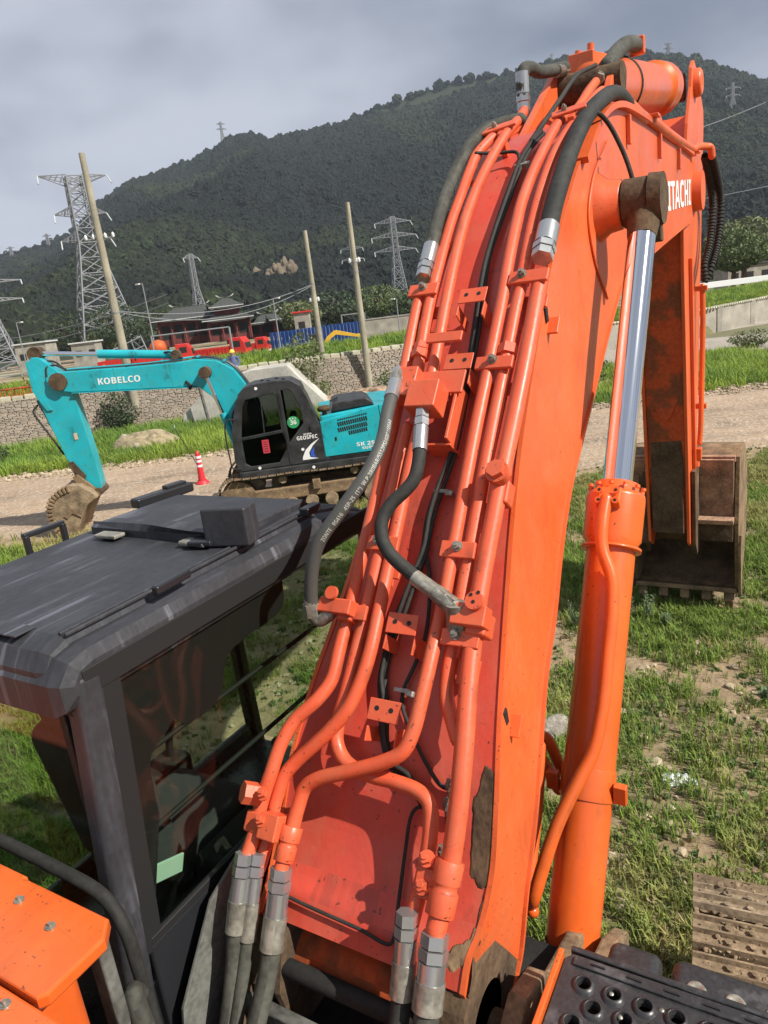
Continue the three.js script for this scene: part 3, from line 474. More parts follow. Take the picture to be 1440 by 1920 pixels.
// manifold clamps at the boom foot
{
  const o = put(boom, 'foot_clamp', merge([boomBox(-1.545, 1.47, .165, .095, .05, .07, .01), boomBox(-1.485, 1.475, .16, .075, .085, .085, .006)]), M.orangePipe); bolt(o, onB(-1.515, 1.487, .205), boomDir(1.49).n, .018, .02, M.orangePipe); bolt(o, onB(-1.515, 1.455, .195), boomDir(1.49).n, .018, .02, M.orangePipe);
  const a = onB(-1.56, 1.51, .17), dl = new THREE.Vector3(-.035, .03, .04); put(o, 'side_plug', hexa(a, a.clone().add(dl), .038), M.orangePipe);
  put(boom, 'foot_clamp', lathe(onB(-1.428, 1.43, .14), onB(-1.426, 1.50, .14), [[0, .02], [0, .035], [.42, .035], [.45, .030], [.55, .030], [.58, .037], [1, .037], [1, .02]], 20), M.orangePipe);
  const q = put(boom, 'foot_clamp', merge([lathe(onB(-.862, 1.44, .13), onB(-.856, 1.53, .13), [[0, .03], [0, .044], [.42, .044], [.46, .037], [.56, .037], [.6, .044], [1, .044], [1, .03]], 22), boomBox(-.915, 1.49, .125, .08, .04, .085, .006)]), M.orangePipe); for (const df of [-.022, .022]) bolt(q, onB(-.925, 1.49 + df, .145), boomDir(1.49).n, .019, .022, M.orangePipe);
}
// black cable bundle with straps
const cabs = [
  [[-1.165, 3.80, .03], [-1.187, 3.69, .03], [-1.197, 3.55, .03], [-1.194, 3.40, .03], [-1.196, 3.22, .03], [-1.192, 3.05, .03], [-1.18, 2.94, .03], [-1.16, 2.77, .03], [-1.147, 2.58, .03], [-1.142, 2.41, .03], [-1.166, 2.32, .03], [-1.184, 2.25, .028], [-1.182, 2.17, .026], [-1.198, 2.11, .025], [-1.222, 2.03, .025], [-1.243, 1.97, .022], [-1.246, 1.92, .02], [-1.237, 1.87, .02], [-1.216, 1.83, .02], [-1.194, 1.77, .02], [-1.168, 1.74, .02], [-1.133, 1.717, .02], [-1.076, 1.705, .02], [-1.013, 1.675, .02]],
  [[-1.184, 2.25, .02], [-1.188, 2.20, .018], [-1.143, 2.124, .018], [-1.122, 2.06, .018], [-1.114, 1.985, .018], [-1.128, 1.93, .018], [-1.152, 1.866, .018], [-1.147, 1.836, .018], [-1.108, 1.80, .018], [-1.072, 1.773, .018], [-1.021, 1.74, .018], [-.961, 1.712, .018], [-.92, 1.71, .018]],
];
const cab = put(boom, 'cable_bundle', merge([0, 1, 2].map(k => tube(run(cabs[0].map(([x, f, h], i) => [x + (k - 1) * .011 + Math.sin(i * 1.7 + k) * .003, f, h + (k === 1 ? .012 : 0)])), .0085, 120, 8)).concat([tube(run(cabs[1]), .0075, 90, 8)])), M.rubber);
for (const [x, f] of [[-1.192, 3.54], [-1.155, 2.31], [-1.15, 1.85]]) put(cab, 'cable_strap', merge([boomBox(x, f, .036, .062, .008, .016, .003), boomBox(x + .034, f, .03, .03, .03, .022, .006)]), M.zinc);
put(boom, 'cable', tube(run([[-1.40, 3.52, .12], [-1.33, 3.60, .07], [-1.24, 3.62, .05], [-1.21, 3.58, .04], [-1.195, 3.52, .035]]), .008, 40, 8), M.rubber);
put(boom, 'cable', tube([onB(-1.19, 3.72, .04), V(-1.16, 4.60, 4.1), V(-1.12, 4.76, 4.35), V(-1.06, 4.82, 4.5)], .012, 40, 8), M.rubber);
put(boom, 'grease_line', tube([onB(-.93, 3.62, .06), V(-.895, 4.44, 3.74), V(-.86, 4.41, 3.83), V(-.80, 4.28, 3.87), V(-.76, 4.16, 3.87), V(-.745, 4.08, 3.87)], .011, 50, 8), M.rubber);
// rubber hoses with crimped metal ends
function crimp(p, d, r, m = M.steel) { d = d.clone().normalize(); const at = (t) => p.clone().add(d.clone().multiplyScalar(t)); return merge([cyl(at(0), at(.10), r * 1.12, r * 1.12, 18), hexa(at(-.035), at(-.004), r * 1.2), cyl(at(-.006), at(.002), r * .9, r * .9, 14), hexa(at(-.075), at(-.04), r * 1.12)]); }
function hose(pts, r, m, ends = [1, 1], name = 'hydraulic_hose') {
  const o = put(boom, name, tube(pts, r, pts.length * 8, 14), m), n = pts.length - 1;
  if (ends[0]) put(o, 'hose_fitting', crimp(pts[0], pts[1].clone().sub(pts[0]), r), M.steel);
  if (ends[1]) put(o, 'hose_fitting', crimp(pts[n], pts[n - 1].clone().sub(pts[n]), r), M.steel); return o;
}
hose(run([[-1.428, 2.93, .11], [-1.432, 3.02, .12], [-1.45, 3.15, .12], [-1.463, 3.30, .12], [-1.467, 3.45, .12], [-1.455, 3.62, .12], [-1.42, 3.74, .12], [-1.36, 3.80, .11], [-1.28, 3.84, .10]]), .030, M.hoseDusty, [1, 0]);
hose([...run([[-.913, 2.95, .10], [-.919, 3.1, .105], [-.922, 3.25, .105], [-.922, 3.38, .105], [-.918, 3.51, .105]]), V(-.92, 4.43, 3.72), V(-.92, 4.54, 4.0), V(-.92, 4.61, 4.25), V(-.92, 4.63, 4.45), V(-.92, 4.615, 4.62)], .039, M.rubber, [1, 0]);
put(boom, 'hydraulic_pipe', tube([V(-.92, 4.615, 4.60), V(-.92, 4.615, 4.75), V(-.92, 4.61, 5.0), V(-.92, 4.612, 5.12)], .036, 20, 14), M.orange);
put(boom, 'hydraulic_pipe', tube([V(-.90, 4.615, 5.22), V(-.90, 4.62, 5.9), V(-.90, 4.635, 6.6), V(-.90, 4.655, 7.13)], .032, 40, 14), M.orange);
for (const f of [5.2, 7.16]) put(boom, 'pipe_clamp', boxAt(V(-.91, 4.63, f), .13, .02, .09, .005), M.orange);
put(boom, 'hydraulic_pipe', tube([V(-.90, 4.655, 7.13), V(-.88, 4.69, 7.3), V(-.84, 4.70, 7.45), V(-.80, 4.69, 7.5), V(-.79, 4.62, 7.52)], .03, 30, 14), M.orange);
{ // corrugated hoses looping from boom tip to stick
  for (const [dx, df, k] of [[0, 0, 1], [-.06, -.05, .72]]) {
    const c = curve([V(-.79 + dx, 4.64, 7.52), V(-.78 + dx, 4.5, 7.62 + .2 * k), V(-.78 + dx, 4.30, 7.75 + .42 * k), V(-.78 + dx, 4.1, 7.75 + .42 * k), V(-.79 + dx, 3.86, 7.66 + .35 * k), V(-.81 + dx, 3.70, 7.6 + .2 * k), V(-.86, 3.56, 7.72)]), gs = [new THREE.TubeGeometry(c, 60, .027, 12)];
    for (let i = 1; i < 46; i++) { const p = c.getPointAt(i / 46), q = c.getTangentAt(i / 46), t = new THREE.TorusGeometry(.029, .0075, 6, 14); t.applyMatrix4(M4.makeRotationFromQuaternion(new THREE.Quaternion().setFromUnitVectors(new THREE.Vector3(0, 0, 1), q))); t.translate(p.x, p.y, p.z); gs.push(t); }
    put(boom, 'corrugated_hose', merge(gs), M.rubber);
  }
}
// the printed hose and its neighbour, from the valve block to the elbow blocks
{
  const pts = run([[-1.508, 1.885, .16], [-1.503, 1.885, .20], [-1.483, 1.893, .26], [-1.452, 1.912, .30], [-1.377, 1.968, .32], [-1.308, 2.052, .32], [-1.293, 2.137, .30], [-1.31, 2.20, .27], [-1.33, 2.28, .25], [-1.35, 2.365, .22], [-1.366, 2.43, .195]]), r = .0245;
  const cv = document.createElement('canvas'); cv.width = 2048; cv.height = 256; const c = cv.getContext('2d'); c.fillStyle = '#4a4a46'; c.fillRect(0, 0, 2048, 256);
  const rd = mulberry(77); for (let i = 0; i < 9000; i++) { const k = 50 + rd() * 60; c.fillStyle = `rgba(${k},${k},${k - 6},.35)`; c.fillRect(rd() * 2048, rd() * 256, 2 + rd() * 14, 1 + rd() * 2); }
  c.fillStyle = '#c4c4ba'; c.font = '36px sans-serif'; for (const yy of [46]) c.fillText('ZONTE   RS416   4SP-25  (1")  W.P.380BAR/5512PSI/GD07 1105A4', 560, yy);
  const t = new THREE.CanvasTexture(cv); t.colorSpace = THREE.SRGBColorSpace; t.wrapS = t.wrapT = THREE.RepeatWrapping; t.magFilter = THREE.LinearFilter; t.offset.set(0, HOSE_V); t.needsUpdate = true;
  const g = new THREE.TubeGeometry(curve(pts), 120, r, 20, false);
  const o = put(boom, 'printed_hose', g, new THREE.MeshPhysicalMaterial({ map: t, roughness: .6 }), { uv: true, label: 'dark grey hose with white printed lettering' });
  put(o, 'hose_fitting', crimp(pts[10], pts[9].clone().sub(pts[10]), r), M.steel);
  put(o, 'hose_elbow', tube([pts[10], onB(-1.372, 2.47, .18), onB(-1.36, 2.49, .16), onB(-1.33, 2.48, .15)], .027, 20, 12), M.zinc);
  put(o, 'hose_elbow', merge([tube([pts[0].clone().add(new THREE.Vector3(0, .04, 0)), pts[0], onB(-1.49, 1.89, .135), onB(-1.45, 1.90, .14)], .027, 20, 12), hexa(onB(-1.508, 1.885, .15), onB(-1.507, 1.885, .18), .033)]), M.zinc);
  const p2 = run([[-1.207, 2.30, .195], [-1.193, 2.25, .20], [-1.183, 2.20, .2], [-1.188, 2.165, .2], [-1.212, 2.14, .2], [-1.259, 2.105, .2], [-1.279, 2.066, .2], [-1.264, 2.03, .195], [-1.222, 2.003, .19], [-1.15, 1.981, .18], [-1.075, 1.962, .17], [-1.03, 1.952, .165]]);
  const o2 = put(boom, 'hydraulic_hose', tube(p2, r, 100, 14), M.rubber);
  const dn = p2[0].clone().sub(p2[1]).normalize(); put(o2, 'hose_fitting', crimp(p2[0], p2[1].clone().sub(p2[0]), r), M.steel); put(o2, 'hose_fitting', crimp(p2[11], p2[10].clone().sub(p2[11]), r), M.zinc);
  const e0 = p2[11].clone(), e1 = onB(-.955, 1.935, .15); put(o2, 'hose_elbow', merge([tube([e0, e0.clone().lerp(e1, .6), e1, onB(-.94, 1.935, .13)], .03, 20, 12), cyl(onB(-.955, 1.935, .11), onB(-.955, 1.935, .165), .038, .036, 18)]), M.zinc);
}
// hoses dropping from the boom foot
for (const [pts, r, m] of [
  [[[-1.56, 1.94, 1.36], [-1.56, 1.82, 1.30], [-1.558, 1.69, 1.255], [-1.555, 1.53, 1.18], [-1.55, 1.33, 1.06], [-1.54, 1.2, .9]], .0285, M.hoseDusty],
  [[[-1.524, 1.93, 1.385], [-1.523, 1.80, 1.32], [-1.521, 1.64, 1.24], [-1.52, 1.48, 1.15], [-1.515, 1.3, 1.02], [-1.51, 1.2, .88]], .0235, M.hoseDusty],
  [[[-1.43, 1.905, 1.385], [-1.43, 1.78, 1.325], [-1.43, 1.66, 1.255], [-1.43, 1.54, 1.16], [-1.43, 1.35, 1.03], [-1.43, 1.2, .9]], .032, M.hoseDusty],
  [[[-.953, 1.915, 1.385], [-.952, 1.8, 1.34], [-.95, 1.68, 1.27], [-.95, 1.5, 1.15], [-.95, 1.3, 1.0], [-.95, 1.2, .9]], .030, M.rubber],
  [[[-.862, 1.885, 1.37], [-.861, 1.80, 1.325], [-.86, 1.70, 1.265], [-.86, 1.55, 1.16], [-.86, 1.35, 1.03], [-.86, 1.2, .9]], .037, M.hoseDusty]]) {
  const p = pts.map(a => V(...a)), o = hose(p, r, m, [1, 0], 'drop_hose'); put(o, 'hose_sleeve', cyl(p[0].clone().lerp(p[1], .55), p[1].clone().lerp(p[2], .3), r * 1.22, r * 1.22, 18), M.zinc);
}
// fittings row between the two right pipes and thin wire loop on the foot plate
for (const f of [1.70, 1.67, 1.605, 1.575]) put(boom, 'grease_fitting', merge([cyl(onB(-.925, f, .0), onB(-.925, f, .05), .012, .008, 10), hexa(onB(-.925, f, .03), onB(-.925, f, .042), .014)]), M.zinc);
put(boom, 'wire_loop', tube(run([[-1.0, 1.665, .03], [-1.03, 1.66, .03], [-1.05, 1.65, .025], [-1.058, 1.6, .02], [-1.045, 1.5, .02], [-1.03, 1.435, .02], [-1.04, 1.42, .02], [-1.15, 1.425, .02], [-1.35, 1.43, .02], [-1.48, 1.435, .02]]), .006, 90, 8), M.rubber);
// caked mud beside the right pipe and on the foot
function mudPatch(parent, outline, h, amp, seed, m) {     // outline in [x, forward] on the boom plate
  const s = new THREE.Shape(outline.map(([x, f]) => new THREE.Vector2(x, f))), N = 46, b = new THREE.Box2().setFromPoints(s.getPoints()), pts = s.getPoints();
  const inside = (x, y) => { let c = false; for (let i = 0, j = pts.length - 1; i < pts.length; j = i++) if ((pts[i].y > y) !== (pts[j].y > y) && x < (pts[j].x - pts[i].x) * (y - pts[i].y) / (pts[j].y - pts[i].y) + pts[i].x) c = !c; return c; };
  const distE = (x, y) => { let d = 9; for (let i = 0, j = pts.length - 1; i < pts.length; j = i++) { const ax = pts[j].x, ay = pts[j].y, bx = pts[i].x - ax, by = pts[i].y - ay, t = clamp(((x - ax) * bx + (y - ay) * by) / (bx * bx + by * by)); d = Math.min(d, Math.hypot(x - ax - bx * t, y - ay - by * t)); } return inside(x, y) ? d : -d; };
  const pos = [], idx = []; for (let j = 0; j <= N; j++) for (let i = 0; i <= N; i++) { const f = lerp(b.min.y, b.max.y, j / N), x = Math.min(lerp(b.min.x, b.max.x, i / N), XC + ob(0, f, 0).w - .004), d = distE(x, f) + (fbm(x * 45 + seed, f * 45, 1, 4) - .5) * .02; const hh = d > 0 ? Math.min(h, d * .5) + (fbm(x * 60, f * 60, seed, 3) - .4) * amp * Math.min(1, d * 40) : -.012; const p = onB(x, f, hh); pos.push(p.x, p.y, p.z); if (i < N && j < N) { const k = j * (N + 1) + i; idx.push(k, k + 1, k + N + 1, k + 1, k + N + 2, k + N + 1); } }
  const g = new THREE.BufferGeometry(); g.setAttribute('position', new THREE.BufferAttribute(new Float32Array(pos), 3)); g.setIndex(idx); g.computeVertexNormals(); return put(parent, 'caked_mud', g, m);
}
mudPatch(boom, [[-.83, 1.775], [-.79, 1.765], [-.768, 1.75], [-.766, 1.70], [-.765, 1.64], [-.77, 1.59], [-.80, 1.595], [-.84, 1.61], [-.852, 1.66], [-.855, 1.72]], .003, .003, 3, M.mudDark);
mudPatch(boom, [[-.79, 1.59], [-.768, 1.58], [-.77, 1.53], [-.78, 1.45], [-.84, 1.42], [-.88, 1.44], [-.85, 1.47], [-.80, 1.50]], .004, .004, 8, M.mud);

{ // mud splashed over the lower right flank of the boom
  const N = 60, pos = [], idx = []; for (let j = 0; j <= N; j++) for (let i = 0; i <= N; i++) { const t = .002 + .17 * i / N, s = .015 + .97 * j / N, { a, b, w } = st(t), f = lerp(a.x, b.x, s), y = lerp(a.y, b.y, s); const cov = .075 + .03 * s - t + (fbm(f * 14, y * 14, 2, 5) - .5) * .12; const h = cov > 0 ? .0015 + Math.min(.008, cov * .12) * (.5 + fbm(f * 50, y * 50, 8, 3)) : -.02; const p = V(XC + w + h, y, f); pos.push(p.x, p.y, p.z); if (i < N && j < N) { const k = j * (N + 1) + i; idx.push(k, k + 1, k + N + 1, k + 1, k + N + 2, k + N + 1); } }
  const g = new THREE.BufferGeometry(); g.setAttribute('position', new THREE.BufferAttribute(new Float32Array(pos), 3)); g.setIndex(idx); g.computeVertexNormals(); put(boom, 'caked_mud', g, M.mudDark);
}


// ---- boom cylinders
for (const s of [1, -1]) {
  const x = XC + s * .47, foot = V(x, 1.18, 2.10), eye = V(x, 4.035, 3.885), ax = eye.clone().sub(foot).normalize(), at = (t) => foot.clone().add(ax.clone().multiplyScalar(t)), r = .102;
  const L = eye.distanceTo(foot), tb = 1.94;                       // barrel length
  const b = put(EX, 'boom_cylinder', lathe(at(.02), at(tb), [[0, 0], [0, .085], [.03, r], [.84, r], [.855, r * 1.02], [.87, r * 1.20], [.965, r * 1.22], [.975, r * 1.18], [.975, r * .92], [1, r * .92], [1, .07]], 40), M.orangeNew);
  put(b, 'piston_rod', cyl(at(tb - .05), at(L - .08), .064, .064, 32), M.chrome);
  put(b, 'mounting_eye', cyl(foot.clone().add(new THREE.Vector3(-.09, 0, 0)), foot.clone().add(new THREE.Vector3(.09, 0, 0)), .105, .105, 26), M.mudDark);
  const re = put(b, 'rod_eye', grain(merge([cyl(eye.clone().add(new THREE.Vector3(-.095, 0, 0)), eye.clone().add(new THREE.Vector3(.02, 0, 0)), .112, .112, 26), cyl(at(L - .2), at(L - .05), .066, .085, 20)]), .006, 30), M.mudDark);
  put(re, 'pin_cap', grain(merge([cyl(eye.clone().add(new THREE.Vector3(s * .024, 0, 0)), eye.clone().add(new THREE.Vector3(s * .085, 0, 0)), .122, .118, 26), boxAt(eye.clone().add(new THREE.Vector3(s * .055, -.15, 0)), .045, .09, .05, .01)]), .006, 26), M.mudDark);
  const band = .62; put(b, 'clamp_band', lathe(at(band), at(band + .12), [[0, r * .98], [0, r * 1.06], [1, r * 1.06], [1, r * .98]], 32), M.orangeNew);
  for (const e of [-1, 1]) put(b, 'band_lug', boxAt(at(band + .06).add(new THREE.Vector3(e * .135, 0, .03)), .05, .08, .035, .005), M.orangeNew);
  put(b, 'retaining_ring', lathe(at(tb - .30), at(tb - .285), [[0, r], [0, r * 1.235], [1, r * 1.235], [1, r]], 40), M.orangeNew);
  // oil tube on the camera-facing side: from the gland down to the elbow near the foot
  const side = new THREE.Vector3(0, Math.cos(1.01), Math.sin(1.01));   // normal to the axis, facing back
  const off = (t, d, xx) => at(t).add(side.clone().multiplyScalar(d)).add(new THREE.Vector3(xx, 0, 0));
  put(b, 'oil_tube', tube([off(1.83, .155, -.005), off(1.72, .165, -.008), off(1.62, .16, .0), off(1.5, .14, .045), off(1.38, .13, .058), off(1.2, .13, .058), off(.95, .13, .055), off(.8, .135, .035), off(.7, .15, .0), off(.52, .17, -.06), off(.36, .18, -.095), off(.24, .17, -.12), off(.20, .13, -.14)], .0265, 90, 14), M.orangeNew);
  const po = put(b, 'port_block', merge([boxAt(off(1.845, .125, 0), .10, .05, .085, .008, .56)]), M.orangeNew);
  for (const [dx, dt] of [[-.034, .022], [.034, .022], [-.034, -.022], [.034, -.022]]) { const p = off(1.845 + dt, .158, dx), q = p.clone().add(side.clone().multiplyScalar(.014)); const c = put(po, 'socket_screw', cyl(p, q, .0145, .0145, 16), M.orangeNew); put(c, 'socket', cyl(q, q.clone().add(side.clone().multiplyScalar(.001)), .007, .007, 6), M.black); }
  for (let k = 0; k < 12; k++) { const a = k / 12 * 6.283, u = new THREE.Vector3(1, 0, 0).multiplyScalar(Math.cos(a) * .113).add(side.clone().multiplyScalar(Math.sin(a) * .113)); const p = at(tb * .975 + .02).add(u); put(b, 'gland_bolt', cyl(p, p.clone().add(ax.clone().multiplyScalar(.012)), .011, .011, 10), M.orangeNew); }
  put(b, 'oil_tube', tube([off(.62, -.06, -.13), off(.72, -.02, -.20), off(.78, .03, -.24), off(.82, .0, -.20), off(.70, -.1, -.14)], .026, 40, 12), M.orangeNew);
  put(b, 'oil_tube', tube([off(.78, .03, -.2), off(.55, .06, -.18), off(.35, .09, -.17), off(.22, .12, -.16), off(.18, .13, -.13)], .026, 40, 12), M.orangeNew);
}
// ---- arm cylinder on top of the boom
{
  const a = V(XC, 4.78, 4.72), b = V(XC, 5.27, 7.78), d = b.clone().sub(a).normalize(), at = (t) => a.clone().add(d.clone().multiplyScalar(t)), r = .185, L = a.distanceTo(b);
  const c = put(EX, 'arm_cylinder', lathe(at(.05), at(2.45), [[0, 0], [0, .09], [.03, r * .95], [.86, r * .95], [.865, r * 1.1], [.985, r * 1.12], [.99, r * 1.05], [1, r * .8], [1, .07]], 40), M.orangeNew);
  put(c, 'piston_rod', cyl(at(2.4), at(L - .05), .07, .07, 28), M.chrome);
  put(c, 'rod_eye', grain(cyl(b.clone().add(new THREE.Vector3(-.12, 0, 0)), b.clone().add(new THREE.Vector3(.12, 0, 0)), .115, .115, 24), .006, 30), M.mud);
  put(c, 'base_eye', grain(cyl(a.clone().add(new THREE.Vector3(-.21, 0, 0)), a.clone().add(new THREE.Vector3(.21, 0, 0)), .085, .085, 24), .008, 24), M.mudDark);
  put(c, 'valve_body', merge([boxAt(V(-1.21, 4.93, 4.86), .15, .10, .16, .008), cyl(V(-1.25, 4.97, 4.88), V(-1.25, 5.015, 4.88), .018, .018, 10), cyl(V(-1.17, 4.97, 4.86), V(-1.17, 5.03, 4.86), .02, .02, 10)]), M.orangeNew);
  put(c, 'barrel_strap', lathe(at(.75), at(.77), [[0, r * .9], [0, r * 1.0], [1, r * 1.0], [1, r * .9]], 36), M.rubber);
  put(c, 'strap_clip', grain(boxAt(at(.77).add(new THREE.Vector3(.11, -.03, .03)), .04, .08, .03, .008), .006, 50), M.mudDark);
  put(c, 'feed_pipe', tube([onB(-1.05, 3.70, .095), V(-1.045, 4.52, 4.0), V(-1.06, 4.66, 4.32), V(-1.07, 4.745, 4.53)], RP, 40, 14), M.orange);
  put(c, 'hose_fitting', crimp(V(-1.073, 4.80, 4.68), V(0, .35, .9).normalize(), .03), M.zinc);
  put(c, 'hydraulic_hose', tube([V(-1.06, 4.87, 4.78), V(-1.055, 4.98, 5.0), V(-1.055, 5.075, 5.25), V(-1.06, 5.14, 5.5), V(-1.065, 5.165, 5.66)], .046, 40, 14), M.hoseDusty);
  put(c, 'hose_flange', boxAt(V(-1.065, 5.165, 5.70), .10, .11, .05, .01), M.orange);
  put(c, 'feed_pipe', tube([onB(-1.29, 3.93, .11), V(-1.31, 4.58, 3.99), V(-1.312, 4.64, 4.0)], RP, 20, 14), M.orange);
  put(c, 'hydraulic_hose', tube([V(-1.312, 4.645, 4.0), V(-1.313, 4.71, 4.0), V(-1.308, 4.765, 4.02), V(-1.302, 4.79, 4.10), V(-1.30, 4.80, 4.25), V(-1.29, 4.84, 4.45), V(-1.27, 4.89, 4.65)], .033, 50, 14), M.hoseDusty);
  put(c, 'hose_fitting', crimp(V(-1.312, 4.655, 4.0), new THREE.Vector3(0, 1, 0), .030), M.steel); put(c, 'hose_fitting', crimp(V(-1.275, 4.87, 4.60), V(-.03, -.2, -.8), .03), M.zinc);
  put(c, 'feed_pipe', tube([onB(-.95, 3.77, .085), V(-.945, 4.56, 4.0), V(-.96, 4.62, 4.2), V(-1.0, 4.64, 4.35)], RP, 30, 12), M.orange);
}
// ---- stick
{
  const poly = [[7.58, 5.22], [7.62, 5.38], [7.74, 5.46], [7.9, 5.42], [8.42, 5.16], [8.44, 5.0], [8.33, 4.2], [8.12, 2.6], [7.95, 1.35], [7.82, .98], [7.66, .90], [7.52, .98], [7.40, 1.8], [7.12, 3.7], [7.10, 4.05], [7.22, 4.45], [7.36, 4.9]];
  const s = put(EX, 'stick', prism([[7.26, 4.62], [8.30, 4.6], [8.31, 4.2], [8.10, 2.6], [7.93, 1.4], [7.80, 1.12], [7.54, 1.12], [7.42, 1.8], [7.145, 3.7], [7.13, 4.05], [7.24, 4.45]], XC - .175, XC + .175, .006), M.rustPaint);
  for (const e of [-1, 1]) put(s, 'side_plate', prism(poly, XC + e * .19 - .015, XC + e * .19 + .015, .004), M.orange);
  for (const e of [-1, 1]) put(s, 'top_boss', lathe(V(XC + e * .19, 5.28, 7.78), V(XC + e * .27, 5.28, 7.78), [[0, .12], [.8, .115], [1, .09], [1, .05], [.9, .045], [.9, 0]], 24), M.orange);
  put(s, 'gusset', prism([[7.9, 4.7], [8.28, 5.12], [8.28, 4.7]], XC - .17, XC + .17, .005), M.orange);
  put(s, 'wear_plate', grain(boxAt(V(XC, 1.62, 7.44), .30, 1.05, .03, .01, .10), .004, 14), M.mudDark);
  put(s, 'patch_plate', prismZ([[-.15, .34], [.15, .34], [.13, .1], [.05, -.08], [0, -.12], [-.05, -.08], [-.13, .1]].map(([a, b]) => [XC + a, 2.42 + b]), -7.335, -7.315, .004), M.rustPaint);
  for (const e of [-1, 1]) put(s, 'bucket_link', grain(prism([[7.50, 1.75], [7.62, 1.75], [7.9, 1.2], [7.86, .88], [7.70, .80], [7.58, .95]], XC + e * .235 - .02, XC + e * .235 + .02, .006), .004, 18), M.mudDark);
  put(s, 'steel_pipe', tube([V(-.90, 3.52, 7.86), V(-.895, 3.2, 7.86), V(-.90, 2.6, 7.84), V(-.905, 2.1, 7.80), V(-.91, 1.98, 7.78)], .026, 40, 12), M.orangeNew);
  for (const y of [3.5, 2.35]) put(s, 'pipe_clamp', boxAt(V(-.91, y, 7.85), .11, .05, .05, .006), M.orangeNew);
  put(s, 'pipe_end', merge([boxAt(V(-.93, 1.88, 7.75), .09, .12, .09, .008), cyl(V(-.93, 1.75, 7.72), V(-.93, 1.84, 7.74), .03, .03, 12)]), M.orangeNew);
  put(s, 'edge_rail', boxAt(V(-.945, 2.75, 7.55), .03, 2.1, .05, .006, .14), M.orange);
  for (let k = 0; k < 3; k++) put(s, 'pin_head', grain(cyl(V(XC - .29, 1.0 + k * .32, 7.60 - k * .02), V(XC - .20, 1.0 + k * .32, 7.60 - k * .02), .07, .07, 18), .005, 30), M.mudDark);
  const bc = put(s, 'bucket_cylinder', lathe(V(XC, 4.55, 8.42), V(XC, 2.7, 8.40), [[0, 0], [0, .08], [.9, .085], [.92, .1], [1, .1], [1, 0]], 24), M.orangeNew); put(bc, 'piston_rod', cyl(V(XC, 2.7, 8.40), V(XC, 1.75, 8.3), .05, .05, 20), M.chrome);
}
// ---- bucket: open side towards the machine, teeth down
{
  const W = .53, X0 = -1.09, kids = EX.children.length, shell = [[7.60, 1.02], [7.70, 1.72], [8.0, 1.78], [8.4, 1.68], [8.72, 1.38], [8.84, 1.0], [8.78, .62], [8.52, .34], [8.2, .20], [7.98, .14]];
  const inner = shell.map(([f, y]) => { const c = [8.05, .95], d = Math.hypot(f - c[0], y - c[1]); return [f - (f - c[0]) / d * .03, y - (y - c[1]) / d * .03]; });
  const cs = new THREE.CatmullRomCurve3(shell.slice(1).map(([f, y]) => new THREE.Vector3(f, y, 0)), false, 'centripetal').getPoints(40).map(p => [p.x, p.y]), ci = new THREE.CatmullRomCurve3(inner.slice(1).map(([f, y]) => new THREE.Vector3(f, y, 0)), false, 'centripetal').getPoints(40).map(p => [p.x, p.y]);
  const b = put(EX, 'bucket', grain(prism([...cs, ...ci.reverse()], X0 - W, X0 + W, 0), .006, 8), M.mud);
  for (const e of [-1, 1]) { const sp = put(b, 'side_plate', grain(prism([[7.62, 1.02], [7.66, 1.72], ...cs.slice(1), [7.90, .12], [7.84, .30], [7.72, .70]], X0 + e * W - .02, X0 + e * W + .02, .004), .004, 10), M.mud); put(sp, 'side_cutter', grain(prism([[7.70, .86], [7.80, .84], [7.96, .22], [7.90, .10], [7.82, .14], [7.70, .60]], X0 + e * (W + .03) - .015, X0 + e * (W + .03) + .015, .004), .004, 12), M.mud); }
  put(b, 'back_panel', merge([boxAt(V(X0, 1.37, 7.64), 2 * W - .06, .68, .03, .004, .14), boxAt(V(X0, 1.06, 7.57), 2 * W - .04, .05, .10, .006, .14), boxAt(V(X0, 1.70, 7.67), 2 * W - .04, .06, .08, .006)]), M.bucketWorn);
  put(b, 'lower_flange', boxAt(V(X0, .93, 7.62), 2 * W - .06, .22, .03, .004, -.08), M.mudDark);
  for (const e of [-.26, .22]) put(b, 'hinge_ear', grain(prism([[7.45, .95], [7.5, .85], [7.62, .82], [7.9, 1.2], [7.85, 1.75], [7.62, 1.78], [7.5, 1.4]], XC + e - .03, XC + e + .03, .006), .004, 14), M.mud);
  put(b, 'cutting_lip', grain(boxAt(V(X0, .15, 7.93), 2 * W, .05, .24, .008, -.25), .004, 20), M.mud);
  for (let k = 0; k < 5; k++) { const x = X0 - W + .08 + k * (2 * W - .16) / 4, t = put(b, 'tooth_adapter', grain(boxAt(V(x, .10, 7.90), .10, .16, .12, .012, -.35), .004, 30), M.mud); put(t, 'tooth', grain(prism([[7.90, .08], [7.98, .06], [7.97, -.16], [7.94, -.16]], x - .045, x + .045, .008), .003, 30), M.mud); }
  b.traverse(o => { if (o === b) o.position.add(V(0, .10, .2)); });
}
